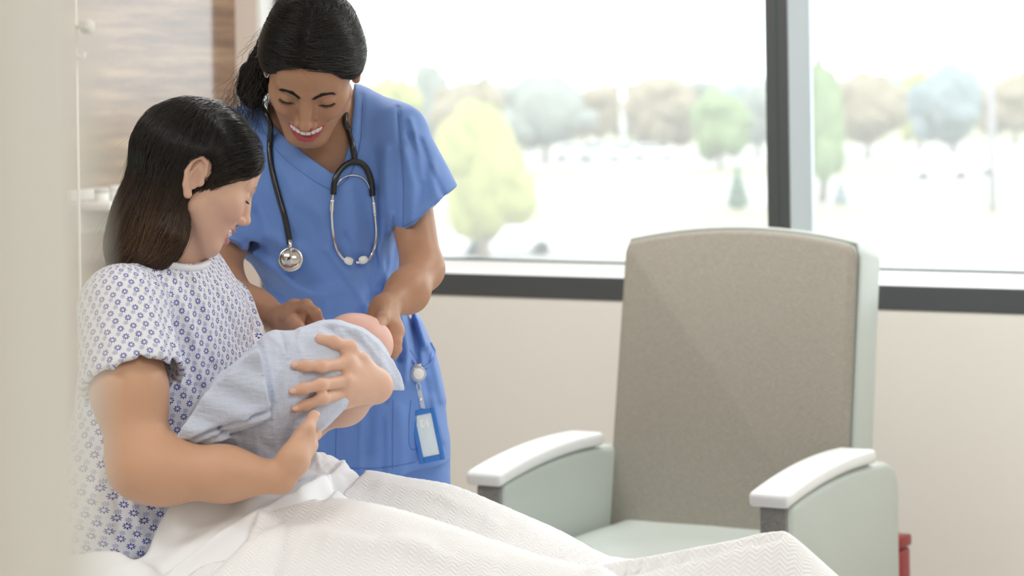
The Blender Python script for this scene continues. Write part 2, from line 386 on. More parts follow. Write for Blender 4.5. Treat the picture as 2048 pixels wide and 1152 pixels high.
for s in MS:
    mu = obj('mullion', rb(s, s + .065, -.165, .006, .957, WZ1 - .06, .002), 'dark_aluminium', wt, smooth=False)
    obj('mullion_skylit_side', rb(s + .0652, s + .0662, -.160, .002, .958, WZ1 - .061), 'skylit_tint', mu, smooth=False, label='side face coloured pale as skylit')  # thin plate added to paint skylight onto the dark mullion's side
    obj('mullion_seam', rb(s + .033, s + .036, .004, .0075, .957, WZ1 - .06), 'gasket', mu, smooth=False)
pe = [WS0 + .03, MS[0] + .0, MS[0] + .065, MS[1], MS[1] + .065, WS1]
for k in range(3): obj('pane', rb(pe[2 * k], pe[2 * k + 1], -.146, -.140, .985, WZ1 - .06), 'window_glass', wt, smooth=False)

for k, (s, o) in enumerate(FILL_LAMPS):  # panel meshes for the added fill lights, above the view
    t = thing('fill_light_panel', ('added fill light panel over the recliner side nearest the nurse', 'added fill light panel over the recliner side away from the nurse', 'added fill light panel above the bed', 'added fill light panel in mid room right of the bed', 'added fill light panel by the doorway on the right', 'added fill light panel by the doorway on the left')[k], 'ceiling light', W(s, o, ROOM_H - .03), 'added fill light panels')
    obj('frame', join(rb(s - .62, s + .62, o - .32, o - .28, ROOM_H - .03, ROOM_H), rb(s - .62, s + .62, o + .28, o + .32, ROOM_H - .03, ROOM_H),
                      rb(s - .62, s - .58, o - .28, o + .28, ROOM_H - .03, ROOM_H), rb(s + .58, s + .62, o - .28, o + .28, ROOM_H - .03, ROOM_H)), 'white_plastic', t, smooth=False)
    obj('diffuser', rb(s - .58, s + .58, o - .28, o + .28, ROOM_H - .02, ROOM_H - .005), 'fill_diffuser', t, smooth=False)

# ------------------------------------------------------------------ equipment by the headwall
ivd = 6.62
pt = P(153, 300, ivd); t = thing('iv_pole', 'slim white pole with a grey clamp knob beside the wood headwall', 'pole', (pt[0], pt[1], 0))
obj('pole', tube([(pt[0], pt[1], .05), (pt[0], pt[1], 1.75)], .0042, 10), 'white_plastic', t)
kn = P(172, 53, ivd - .02)
cl = obj('clamp_knob', join(lathe([(.004, -.008), (.016, -.006), (.021, 0), (.021, .018), (.016, .026), (.004, .028)], kn - RIGHT * .008, RIGHT * .9 - FWD * .5, 7)), 'grey_plastic', t, smooth=False, label='grey lobed clamp knob')
obj('clamp_bracket', tube([(pt[0], pt[1], kn[2]), kn], .006, 8), 'grey_plastic', cl)
hk = P(160, 107, ivd - .01); obj('hook', tube(spline([(pt[0], pt[1], hk[2] - .005), hk + (.004, 0, -.012), hk + (.010, 0, .002)], 10), .005, 8), 'white_plastic', t)
for k in range(5):
    a = k * 2 * math.pi / 5; e_ = np.array([pt[0] + .13 * math.cos(a), pt[1] + .13 * math.sin(a), .045])
    lg = obj('leg', tube([(pt[0], pt[1], .075), e_], [.014, .010], 8), 'grey_plastic', t); obj('caster', lathe([(.008, -.011), (.022, -.009), (.022, .009), (.008, .011)], e_ - (0, 0, .022), (math.sin(a), -math.cos(a), 0), 14), 'gasket', lg)

q = P(195, 410, 6.92); s0 = float((q - C0) @ B); hz = q[2]
t = thing('headwall_shelf', 'white utility shelf mounted on the wood headwall behind the seated woman', 'shelf', W(.09, s0, hz - .06))
def hb(s0_, s1_, o0, o1, z0, z1, bv=.004): return rb(s0_, s1_, s0 + o0, s0 + o1, hz + z0, hz + z1, bv)
obj('tray', hb(.002, .16, -.16, .10, -.012, .012), 'white_plastic', t); obj('apron', hb(.002, .05, -.16, .10, -.075, -.014), 'grey_plastic', t); obj('back_rail', hb(.002, .02, -.16, .10, .014, .045), 'white_plastic', t)
for k, (o_, w_, h_) in enumerate(((-.10, .05, .030), (-.025, .055, .040), (.05, .04, .034))):
    tt = thing('supply_bottle', ('small white lidded tub on the headwall shelf, nearest the window', 'wide white lidded tub in the middle of the headwall shelf', 'white lidded tub on the headwall shelf, farthest from the window')[k], 'container', W(.09, s0 + o_, hz + .0125), 'tubs on the headwall shelf')
    obj('body', lathe([(.5 * w_, 0), (.52 * w_, .002), (.52 * w_, h_ * .7), (.5 * w_, h_ * .72)], W(.09, s0 + o_, hz + .0125), Z, 20), 'white_plastic', tt)
    obj('lid', lathe([(.54 * w_, h_ * .72), (.54 * w_, h_ * .95), (.48 * w_, h_)], W(.09, s0 + o_, hz + .0125), Z, 20), 'grey_plastic' if k == 2 else 'white_plastic', tt)

# ------------------------------------------------------------------ outdoors, one storey and a half below
GZ = -5.5
mat('lawn', (.25, .25, .15), .9, noise=(.05, .35)); mat('concrete_road', (.33, .32, .295), .9, noise=(.2, .1)); mat('hill_woods', (.30, .33, .30), .95, noise=(.02, .2))
mat('trunk_bark', (.18, .14, .11), .9); mat('car_white', (.80, .82, .84), .25); mat('car_glass', (.05, .06, .07), .1); mat('tyre', (.03, .03, .03), .8); mat('car_silver', (.45, .48, .52), .3)
mat('pole_paint', (.75, .75, .74), .5); mat('wood_pole', (.30, .28, .30), .8)
LEAF = {'yellow': (.30, .31, .10), 'brown': (.23, .19, .12), 'green': (.17, .23, .10), 'grey': (.20, .22, .19), 'dark': (.06, .11, .07), 'blue': (.18, .22, .23)}
for k, c in LEAF.items(): mat('leaves_' + k, c, .85, noise=(1.2, .55), bump=(3, .8))
def gd(py): return FPX * (CAM[2] - GZ) / (py - YH)
def ground(name, px0, px1, py0, py1, m, dz):
    d0, d1 = gd(py1), gd(py0); p = [P(px0, py1, d0), P(px1, py1, d0), P(px1, py0, d1), P(px0, py0, d1)]
    p = [np.array([v[0], v[1], GZ + dz]) for v in p]; p += [v - (0, 0, .3) for v in p]
    struct(name, (p, [[0, 1, 2, 3], [7, 6, 5, 4], [0, 4, 5, 1], [1, 5, 6, 2], [2, 6, 7, 3], [3, 7, 4, 0]]), m)
struct('ground', ([(-700, 20, GZ), (900, 20, GZ), (900, 2000, GZ), (-700, 2000, GZ)], [[0, 1, 2, 3]]), 'lawn')
ground('ground_road', -600, 3200, 366, 420, 'concrete_road', .05); ground('ground_parking', -600, 3200, 300, 340, 'concrete_road', .05); ground('ground_forecourt', -600, 3200, 462, 900, 'concrete_road', .05)
hv = []; hn = 90
for i in range(hn):
    x = -500 + 1300 * i / (hn - 1); h_ = 9 + 3.5 * math.sin(i * .31) + 2.2 * math.sin(i * .83 + 1) + 1.2 * math.sin(i * 2.1)
    hv += [(x, 760, GZ - 1), (x, 800, GZ + h_), (x, 980, GZ + h_ * .9), (x, 1050, GZ - 1)]
struct('ground_hills', (hv, [[4 * i + k, 4 * i + 4 + k, 4 * i + 5 + k, 4 * i + 1 + k] for i in range(hn - 1) for k in range(3)]), 'hill_woods', smooth=True)
ICO = {}
def ico(sub):
    if sub not in ICO:
        bm = bmesh.new(); bmesh.ops.create_icosphere(bm, subdivisions=sub, radius=1); ICO[sub] = bm_out(bm)
    return ICO[sub]
def tree(px, py0, py1, wpx, leaf, label, conifer=False, seed=0):
    d = gd(py0); base = P(px, py0, d); base[2] = GZ; H = (py0 - py1) / FPX * d; Rw = wpx / FPX * d / 2; r = random.Random(seed * 31 + 5)
    t = thing('conifer_tree' if conifer else 'broadleaf_tree', label, 'tree', base, 'trees outside the window')
    V0, F0 = ico(3); blobs = []
    if conifer: specs = [(0, 0, H * (.22 + .22 * k), Rw * (1 - .24 * k), H * .17) for k in range(4)]
    else:
        specs = [(0, 0, H * .56, Rw * .8, H * .38)]
        for k in range(11):
            a = r.uniform(0, 6.28); q = r.uniform(.35, .75) * Rw; specs.append((q * math.cos(a), q * math.sin(a), H * r.uniform(.28, .82), Rw * r.uniform(.3, .5), H * r.uniform(.12, .2)))
    tr_ = obj('trunk', tube(spline([base, base + (.02 * H, 0, .3 * H), base + (-.01 * H, 0, .6 * H)], 7), np.linspace(.035, .015, 7) * H, 8), 'trunk_bark', t)
    for k in range(0 if conifer else 3):
        a = r.uniform(0, 6.28); obj('branch', tube(spline([base + (0, 0, .32 * H), base + (math.cos(a) * Rw * .3, math.sin(a) * Rw * .3, .5 * H), base + (math.cos(a) * Rw * .55, math.sin(a) * Rw * .55, .68 * H)], 6), np.linspace(.016, .006, 6) * H, 6), 'trunk_bark', tr_)
    for (x, y, z, rx, rz) in specs:
        n_ = vnoise(V0 * 1.0, 5.0, r.random() * 9) * .16 + vnoise(V0, 11, r.random() * 9) * .10
        blobs.append((V0 * (1 + n_)[:, None] * np.array([rx, rx, rz]) + base + np.array([x, y, z]), F0))
    c = obj('crown', join(*blobs), 'leaves_' + leaf, t); c['kind'] = 'stuff'
TREES = [(965, 545, 190, 190, 'yellow', 'pale yellow-green tree nearest the window, right of the nurse\'s shoulder'),
 (862, 305, 120, 82, 'grey', 'tall narrow grey-green tree rising above the nurse\'s shoulder'),
 (930, 345, 150, 135, 'brown', 'tan autumn tree left of the big olive tree'),
 (780, 320, 140, 120, 'yellow', 'pale tree close beside the nurse\'s hair'),
 (1090, 328, 140, 205, 'grey', 'big olive tree with a dark base in the middle of the left pane'),
 (1050, 306, 180, 110, 'dark', 'dark low tree standing behind the big olive tree'),
 (1198, 300, 165, 120, 'brown', 'small tan tree between the big olive tree and the lamp post'),
 (1325, 318, 145, 180, 'brown', 'wide brown tree behind the parked cars'),
 (1270, 298, 185, 110, 'grey', 'low grey tree just right of the white lamp post'),
 (1440, 345, 175, 130, 'green', 'light green tree left of the dark mullion'),
 (1515, 325, 165, 110, 'grey', 'grey-green tree half hidden by the dark mullion'),
 (1645, 415, 118, 110, 'green', 'tall green tree at the left edge of the right pane'),
 (1735, 330, 150, 160, 'brown', 'faded tan tree in the right pane beside the green tree'),
 (1838, 318, 145, 75, 'yellow', 'narrow yellow-green tree in the middle of the right pane'),
 (1905, 338, 122, 150, 'blue', 'broad blue-grey tree left of the utility pole'),
 (2030, 306, 155, 140, 'brown', 'brown tree right of the utility pole')]
for k, a in enumerate(TREES): tree(*a, seed=k)
ORD = 'first second third fourth fifth sixth seventh eighth ninth tenth eleventh twelfth thirteenth fourteenth fifteenth sixteenth seventeenth'.split()
for k in range(17):
    tree(745 + k * 82 + random.uniform(-15, 15), (266, 286)[k % 2] + random.uniform(0, 3), 168 + random.uniform(-8, 16), 112 + random.uniform(-20, 20), ['grey', 'brown', 'green', 'grey', 'blue'][k % 5], ORD[k] + ' low hazy tree from the nurse in the distant tree line', seed=60 + k)
tree(1476, 428, 340, 46, 'dark', 'small dark green conifer left of the dark mullion', True, 40)
tree(1682, 420, 370, 34, 'blue', 'small bluish bush-like conifer in the right pane', True, 41)
def lamp_post(px, py0, py1, w, m, label, cat, arm):
    d = gd(py0); b_ = P(px, py0, d); b_[2] = GZ; H = (py0 - py1) / FPX * d; t = thing('lamp_post' if cat == 'lamp post' else 'utility_pole', label, cat, b_)
    obj('pole', tube([b_, b_ + (0, 0, H)], [w, w * .7], 10), m, t); obj('arm', tube([b_ + (-arm, 0, H * .93), b_ + (arm, 0, H * .93)], w * .45, 8), m, t)
    for s in (-1, 1): obj('lamp_head' if cat == 'lamp post' else 'insulator', box(b_ + np.array([s * arm, 0, H * .93 + .12]), (.35 if cat == 'lamp post' else .12, .2, .12), None, .04), m, t)
lamp_post(1247, 312, 150, .33, 'pole_paint', 'white lamp post in front of the autumn trees', 'lamp post', 1.2)
lamp_post(848, 300, 165, .30, 'pole_paint', 'pale lamp post near the nurse\'s shoulder', 'lamp post', 1.0)
lamp_post(1986, 440, 95, .22, 'wood_pole', 'grey utility pole in the right pane', 'utility pole', .9)
def car(px, py, length_px, m, label, heading=0.0, van=False):
    d = gd(py); c = P(px, py, d); c[2] = GZ + .05; Ln = 4.5; t = thing('parked_car', label, 'car', c, 'parked cars outside the window')
    u = np.array([math.cos(heading), math.sin(heading), 0]); v = np.array([-u[1], u[0], 0])
    hi = 1.0 if not van else 1.25
    obj('body', prism([(-2.2, .3), (2.2, .3), (2.25, .62), (2.05, .86), (.95, .98 * hi), (-2.1, 1.0 * hi), (-2.25, .7)], 1.75, c, u, Z, v, .07), m, t)
    cb = obj('cabin', prism([(-1.95, .97 * hi), (1.0, .97 * hi), (.35, 1.48 * hi), (-1.55, 1.5 * hi)], 1.5, c, u, Z, v, .06), m, t)
    for s in (-1, 1): obj('side_window', prism([(-1.6, 1.02 * hi), (.78, 1.02 * hi), (.28, 1.38 * hi), (-1.4, 1.38 * hi)], .02, c + v * s * .757, u, Z, v), 'car_glass', cb)
    for x in (-1.4, 1.4):
        for s in (-1, 1): obj('wheel', lathe([(.15, -.1), (.33, -.1), (.33, .1), (.15, .1)], c + u * x + v * s * .82 + Z * .33, v, 18), 'tyre', t)
car(1150, 322, 70, 'car_white', 'white parked car under the big olive tree, leftmost of the far row', .1)
car(1200, 326, 70, 'car_white', 'white parked car below the lamp post, second of the far row', .05, True)
car(1258, 322, 70, 'car_silver', 'silver parked car in the far row beside the lamp post', -.05)
car(1305, 324, 70, 'car_white', 'white parked car at the right end of the far row', .0)
car(1012, 512, 120, 'car_white', 'white van-like car close below the left pane', .12, True)
car(1880, 372, 90, 'car_white', 'white parked car in the right pane under the blue-grey tree', .1, True)
car(1935, 366, 90, 'car_white', 'white parked car in the right pane beside the utility pole', .0)

# ================================================================== RECLINER
def weave(name, c1, c2, scale, rough=.7):
    m = mat(name, c1, rough); n, L, b = nodes_of(m)
    tc = n.new('ShaderNodeTexCoord'); cols = []
    for ax, sc in (((1, 1, 14), scale), ((14, 14, 1), scale)):
        mp = n.new('ShaderNodeMapping'); mp.inputs['Scale'].default_value = ax; L.new(tc.outputs['Object'], mp.inputs[0])
        z = n.new('ShaderNodeTexNoise'); z.inputs['Scale'].default_value = sc; z.inputs['Detail'].default_value = 2; L.new(mp.outputs[0], z.inputs['Vector']); cols.append(z.outputs['Fac'])
    f = math_node(m, 'MULTIPLY', math_node(m, 'ADD', cols[0], cols[1]), .5)
    cr = n.new('ShaderNodeValToRGB'); e = cr.color_ramp.elements; e[0].position = .40; e[0].color = (*c1, 1); e[1].position = .60; e[1].color = (*c2, 1)
    L.new(f, cr.inputs[0]); L.new(cr.outputs[0], b.inputs['Base Color'])
    bp = n.new('ShaderNodeBump'); bp.inputs['Strength'].default_value = .25; bp.inputs['Distance'].default_value = .001; L.new(f, bp.inputs['Height']); L.new(bp.outputs[0], b.inputs['Normal'])
    return m
weave('taupe_weave', (.265, .245, .205), (.40, .372, .32), 110); weave('grey_weave', (.17, .17, .165), (.34, .34, .33), 110)
mat('sage_vinyl', (.52, .575, .545), .38, bump=(500, .12)); mat('arm_cap_white', (.84, .87, .88), .3); mat('seam_dark', (.16, .155, .14), .8)
CL, CF = A, B                                                     # lateral (to the right in the picture), forward (towards the room)
q = P(1224, 1046, 5.98); SEATZ = float(q[2]); CO = q + CL * .300; CO[2] = 0
def CH(l, f, z): return CO + CL * l + CF * f + Z * z
rec = thing('recliner', 'grey-green upholstered recliner armchair with white arm caps under the window', 'armchair', CO)
BT = np.array(Z * math.cos(.165) - CF * math.sin(.165)); BN = np.array(CF * math.cos(.165) + Z * math.sin(.165))   # back: up direction, front normal
# backrest core (side and top, vinyl) with the woven front panel standing proud
HB = .735
def back_poly(w, top, arch, n=14):
    p = [(-w, 0), (w, 0), (w * .985, top - .03)]
    p += [(w * .955 * math.cos(a) if False else w * .955 * (1 - 2 * i / n), top + arch * (1 - (1 - 2 * i / n) ** 2)) for i, a in enumerate([0] * (n + 1))]
    return p + [(-w * .985, top - .03)]
bo = CH(-.014, -.005, SEATZ - .04)
obj('backrest', prism(back_poly(.308, HB - .005, .032), .150, bo - BN * .0875, CL, BT, BN, .026, 4), 'sage_vinyl', rec)
obj('back_panel', prism(back_poly(.304, HB - .018, .032), .03, bo - BN * .006, CL, BT, BN, .013, 3), 'taupe_weave', rec, label='taupe woven front of the backrest')
pp = [bo + CL * x * 1.0 + BT * y - BN * .020 for x, y in back_poly(.309, HB - .012, .032)]
obj('piping', tube(np.vstack([pp, pp[:1]]), .0045, 6), 'sage_vinyl', rec)
seat = SDF().u(rbox(CH(0, .25, SEATZ - .075), (.292, .31, .085), np.stack([CL, CF, Z], 1), .035)); seat.d(lambda p: (-.012 * np.exp(-(((p - CH(0, .27, SEATZ)) ** 2).sum(1)) / .03)).astype(f32) + (vnoise(p, 26, 1) * .0012).astype(f32))
lo = CO + (-.7, -.8, SEATZ - .2); hi = CO + (.6, .6, SEATZ + .05)
obj('seat_cushion', mesh_sdf(seat, lo, hi, .012), 'sage_vinyl', rec)
obj('front_skirt', box(CH(0, .50, .20), (.29, .03, .14), [CL, CF, Z], .01), 'sage_vinyl', rec)
def arm_top(f): return SEATZ + .160 + .031 * (1 - ((np.clip((f - .0) / .51, -.2, 1.1) - .3) / .7) ** 2)   # arched line, f from back (-.12) to front (.56)
for sd in (-1, 1):
    l0 = sd * .345; ff = np.linspace(.495, -.06, 16)
    poly = [(.495, .10)] + [(f, arm_top(f)) for f in ff] + [(-.10, arm_top(-.06) - .015), (-.125, arm_top(-.06) - .05), (-.125, .10)]
    ar = obj('arm_panel', prism(poly, .078, CH(l0, 0, 0), CF, Z, CL, .018, 3), 'sage_vinyl', rec)
    obj('arm_front', prism([(-.031, .12), (.031, .12), (.031, arm_top(.495) - .005), (-.031, arm_top(.495) - .005)], .012, CH(l0, .495, 0), CL, Z, CF, .004), 'grey_weave', ar, label='grey woven arm front')
    fc = np.linspace(.525, .03, 18); up = [(f, arm_top(f) + .034 + (.004 if 0 else 0)) for f in fc]; dn = [(f, arm_top(f) + .002) for f in fc[::-1]]
    obj('arm_cap', prism(up + dn, .092, CH(l0 - sd * .0, 0, 0), CF, Z, CL, .010, 3), 'arm_cap_white', rec, label='white curved arm cap')
    for f in (.5, -.06): obj('leg', lathe([(.018, 0), (.022, .01), (.022, .09), (.03, .105)], CH(l0, f, 0), Z, 16), 'gasket', rec)
# red container
mat('red_plastic', (.30, .008, .012), .35)
rp = P(1832, 1076, 5.98); rz = float(rp[2]); ro = rp - CL * .105; ro[2] = 0
t = thing('red_container', 'narrow red plastic container standing beside the recliner by the wall', 'container', ro)
obj('body', box(ro + Z * (rz - .03) / 2, (.072, .05, (rz - .03) / 2), [CL, CF, Z], .008), 'red_plastic', t); obj('lid', box(ro + Z * (rz - .014), (.075, .053, .014), [CL, CF, Z], .006), 'red_plastic', t)

# ================================================================== PEOPLE: shared anatomy
def frame_of(yaw, pitch, roll=0.0):                               # columns: own right, forward, up
    f = np.array([math.cos(yaw) * math.cos(pitch), math.sin(yaw) * math.cos(pitch), -math.sin(pitch)]); r = np.array([math.sin(yaw), -math.cos(yaw), 0]); u = np.cross(r, f)
    c, s = math.cos(roll), math.sin(roll); return np.stack([r * c + u * s, f, u * c - r * s], 1)
def lerp(a, b, t): return np.asarray(a) * (1 - t) + np.asarray(b) * t
class Head:
    """A head in its own frame (x own right, y forward, z up, origin between the ear canals), metres."""
    def __init__(h, c, R, sc=1.0, smile=1.0, mouth=.004, nose=1.0, jaw=1.0, lid=0.0, ears=True, nl=0.0):
        h.c = np.asarray(c, float); h.R = np.asarray(R, float); h.sc = sc; h.par = (smile, mouth, nose, jaw); h.nl = nl
        w = lambda x, y, z: h.c + h.R @ (np.array([x, y, z]) * sc); h.w = w; E = lambda p, r: ell(w(*p), np.array(r) * sc, h.R)
        K = lambda a, b, ra, rb: cone(w(*a), w(*b), ra * sc, rb * sc); f = SDF(w(0, .01, .0), .165 * sc); k = sc
        f.u(E((0, -.012, .050), (.073, .090, .079)), .02 * k).u(E((0, .026, .046), (.061, .064, .060)), .03 * k)
        f.u(E((0, .028, -.012), (.059, .060, .066)), .03 * k).u(E((0, .058, -.050), (.033, .034, .034)), .025 * k)
        f.u(E((0, .068, -.088), (.020 * jaw, .018, .015)), .022 * k)
        for s in (-1, 1):
            f.u(K((s * .054, .002, -.036), (s * .020 * jaw, .064, -.086), .018, .015), .022 * k)
            f.u(E((s * .044, .050, -.004), (.021, .025, .018)), .02 * k)
            f.u(E((s * .0360, .065, -.020 + .003 * smile), (.0190, .0205, .0172)), .012 * k)
            f.u(K((s * .010, .086, .030), (s * .042, .068, .034), .007, .007), .012 * k)
        for s in (-1, 1):
            f.s(E((s * .0315, .094, .0135), (.0165, .013, .0085)), .010 * k)
            f.u(E((s * .0315, .0725, .0125), (.0150, .0135, .0128)), .0035 * k)
        nt = .112 + .004 * (nose - 1) + nl
        f.u(K((0, .086 + nl * .3, .024), (0, nt - .004, -.016), .0066, .0085), .011 * k).u(E((0, .089 + nl * .6, -.008), (.0095, .0165, .026)), .010 * k).u(E((0, nt - .001, -.0205), (.0098, .0095, .0085)), .006 * k)
        for s in (-1, 1):
            f.u(E((s * .0120 * nose, .0985 + nl * .6, -.0255), (.0068 * nose, .0095, .0070 * nose)), .005 * k)
        f.u(K((0, .100 + nl * .7, -.031), (0, .093, -.037), .004, .004), .004 * k)
        for s in (-1, 1): f.s(E((s * .0068, .1015 + nl * .8, -.0335), (.0034, .0062, .0042)), .002 * k)
        # mouth: two lip arcs and the gap between them; a smile lifts and widens the corners
        cw, cz = .021 + .007 * smile, -.053 + .007 * smile; uz = -.0500 + .0050 * min(smile, 1.2) * (mouth > 0)
        h.up = [(-cw, .079, cz), (-.018, .0880, uz + .0022), (-.007, .0955, uz + .0008), (0, .0962, uz), (.007, .0955, uz + .0008), (.018, .0880, uz + .0022), (cw, .079, cz)]
        lz = -.0600 - mouth
        h.lo = [(-cw, .079, cz), (-.019, .0850, lz + .0055), (-.009, .0905, lz + .0008), (0, .0920, lz), (.009, .0905, lz + .0008), (.019, .0850, lz + .0055), (cw, .079, cz)]
        h.mid = [tuple((np.array(a) + np.array(b)) / 2 + (0, .003, 0)) for a, b in zip(h.up, h.lo)]; hg = [max((a[2] - b[2]) / 2 - .0025, .0008) for a, b in zip(h.up, h.lo)]
        W_ = lambda L_: [w(*p) for p in L_]
        h.lipU = chain(W_(h.up), [x * sc for x in (.0014, .0022, .0031, .0030, .0031, .0022, .0014)], .002); h.lipL = chain(W_(h.lo), [x * sc for x in (.0014, .0034, .0050, .0052, .0050, .0034, .0014)], .002)
        if mouth > 0: f.s(chain(W_(h.mid), [x * sc for x in hg], .002), .0012 * k)
        f.u(h.lipU, .0022 * k).u(h.lipL, .0022 * k)
        # smile folds from the nose wings to the mouth corners
        for s in (-1, 1):
            fold = chain([w(s * .0165, .0975, -.026), w(s * .0255, .0905, -.036), w(s * (cw + .0075), .080, cz - .002)], [.0008 * sc, .0011 * sc, .0006 * sc], .001)
            f.d(lambda p, g=fold: (.0026 * sc * smile * np.exp(-(np.maximum(g(p), 0) / (.0036 * sc)) ** 2)).astype(f32))
        if ears:
            for s in (-1, 1):
                g = SDF(); er = h.R @ np.array([[math.cos(.35 * s), math.sin(.35 * s) * 1, 0], [-math.sin(.35 * s), math.cos(.35 * s), 0], [0, 0, 1]]).T
                es = 1.22; ec = lambda x, y, z: w(s * (.073 + x), -.006 + y * es, z * es)
                rim = [ec(.002, -.004, .012), ec(.005, -.010, .027), ec(.009, -.022, .031), ec(.012, -.031, .020), ec(.010, -.030, .004), ec(.006, -.022, -.012), ec(.003, -.013, -.022)]
                g.u(chain(rim, [x * sc for x in (.0040, .0042, .0042, .0042, .0042, .0052, .0075)], .003), .003 * k)
                g.u(ell(ec(.000, -.017, .006), np.array([.0055, .0180, .0290]) * sc, h.R), .004 * k)
                g.s(ell(ec(.007, -.014, .003), np.array([.0070, .0095, .0130]) * sc, h.R), .003 * k)
                g.u(chain([ec(.003, -.021, -.010), ec(.0065, -.023, .006), ec(.0055, -.019, .019)], [.0032 * sc, .0032 * sc, .0026 * sc], .002), .002 * k)
                g.u(ell(ec(.003, -.004, .000), np.array([.0048, .0055, .0080]) * sc, h.R), .003 * k)
                f.u(g, .005 * k)
        h.f = f
        h.brow = [chain([w(s * .011, .0935, .0300), w(s * .024, .0895, .0355), w(s * .037, .0795, .0335), w(s * .043, .0725, .0295)], [.0027 * sc, .0031 * sc, .0023 * sc, .0011 * sc], .002) for s in (-1, 1)]
    def local(h, p): return ((p - h.c) @ h.R) / h.sc
    def lashes(h, n, length, rng):                                # lash paths along the closed lid line of both eyes
        out = []
        for s in (-1, 1):
            cx, cy, cz, ra = s * .0315, .0725, .0125, (.0152, .0138, .0130)
            for t in np.linspace(-1, 1, n):
                th = t * 1.12; x = cx + ra[0] * math.sin(th); el = -.42 + .12 * t * t; y = cy + ra[1] * math.cos(th) * math.cos(el); z = cz + ra[2] * math.sin(el)
                dr = np.array([math.sin(th) * .75 + s * .10, math.cos(th) * .85, -.55 + .1 * rng.standard_normal()]); dr /= np.linalg.norm(dr); a = np.array([x, y, z]); l = length * (1 + .15 * rng.standard_normal()) * (.65 + .35 * (1 - abs(t)))
                out.append([h.w(*(a + dr * l * u + np.array([0, 0, 1]) * l * .5 * u * u)) for u in np.linspace(0, 1, 5)])
        return np.array(out)
    def lid_line(h, s):
        cx, cy, cz, ra = s * .0315, .0725, .0125, (.0150, .0137, .0129); out = []
        for t in np.linspace(-1, 1, 15):
            th = t * 1.12; el = -.42 + .12 * t * t; out.append(h.w(cx + ra[0] * math.sin(th), cy + ra[1] * math.cos(th) * math.cos(el), cz + ra[2] * math.sin(el)))
        return np.array(out)
    def teeth(h, lower=False):                                    # a row of separate rounded teeth set behind the lip
        sm, mo, _, _ = h.par; out = []; xs = [.0042, .0122, .0188, .0240]; wd = [.0043, .0037, .0034, .0032]
        for s in (-1, 1):
            for k in range(4):
                x = s * xs[k]; y = .0905 - 16 * xs[k] ** 2; z = -.0528 + .0045 * sm * (xs[k] / .024) ** 1.5 * .8; hh = (.0054, .0050, .0050, .0044)[k]
                if lower: y -= .003; z -= .0095; hh *= .8
                a = -s * math.atan(37 * xs[k]); ax = np.stack([h.R @ np.array([math.cos(a), math.sin(a), 0]), h.R @ np.array([-math.sin(a), math.cos(a), 0]), h.R @ np.array([0, 0, 1])])
                out.append(box(h.w(x, y, z), np.array([wd[k], .0028, hh]) * h.sc, ax, .0011 * h.sc, 3))
        return out
def finger(f, pts, r0, k=.0025, tip=.8):
    n = len(pts); rad = [r0 * ((1.0, .93, .80, .80 * tip) if n == 4 else (1.0, .90, .80 * tip))[i] for i in range(n)]
    f.u(chain(pts, rad, .003), k)
    for p, r_ in zip(pts[1:-1], rad[1:-1]): f.u(sph(p, r_ * 1.04), .006)
    return f
def nail(f, dorsal, a, b, r):                                     # flattened plate sunk into a fingertip: (centre, half sizes, frame)
    t = (b - a) / np.linalg.norm(b - a); n = dorsal - t * np.dot(dorsal, t); n /= np.linalg.norm(n); s = np.cross(t, n)
    c = b + n * r * .62 + t * r * .05; return c, np.stack([s, t, n], 1), np.array([r * .62, r * .85, r * .38])
def hair_trace(f, seeds, dirf, steps, step, offs, jitter, rng, spread=0.0):
    p = seeds.astype(f32).copy(); out = [p.copy()]; n = len(p); jd = rng.standard_normal((n, 3)).astype(f32) * jitter; ph = rng.uniform(0, 6.28, n); d_prev = None
    for k in range(steps):
        g = grad(f, p, .002); d = dirf(p, k / steps) + jd; d = d - g * (d * g).sum(1, keepdims=True); d /= np.linalg.norm(d, axis=1, keepdims=True) + 1e-9
        if d_prev is not None: d = d * .5 + d_prev * .5; d /= np.linalg.norm(d, axis=1, keepdims=True) + 1e-9
        d_prev = d; p = p + d * step; p = p - g * (f(p) - offs)[:, None] * f32(.8); out.append(p.copy())
    return np.stack(out, 1)
mat('skin', (.7, .5, .4), .46, attr='Col', sss=.10, spec=.4, bump=(900, .10))
mat('teeth', (.86, .84, .78), .15); mat('hair_strand', (.02, .015, .012), .29, attr='Col', spec=.8); mat('hair_base', (.010, .008, .007), .7, spec=.15)
mat('lash', (.008, .006, .005), .6); mat('nail', (.74, .47, .39), .2); mat('gum_dark', (.10, .02, .02), .5)
def col_mix(base, c, m): return base * (1 - m[:, None]) + np.asarray(c) * m[:, None]
def sstep(x, a, b): t = np.clip((x - a) / (b - a), 0, 1); return t * t * (3 - 2 * t)
def surface_seeds(vf, n, rng, cond=None):
    V, F = np.asarray(vf[0]), np.asarray(vf[1]); c = V[F].mean(1)
    if cond is not None: c = c[cond(c)]
    return c[rng.integers(0, len(c), n)] + rng.standard_normal((n, 3)) * .0015

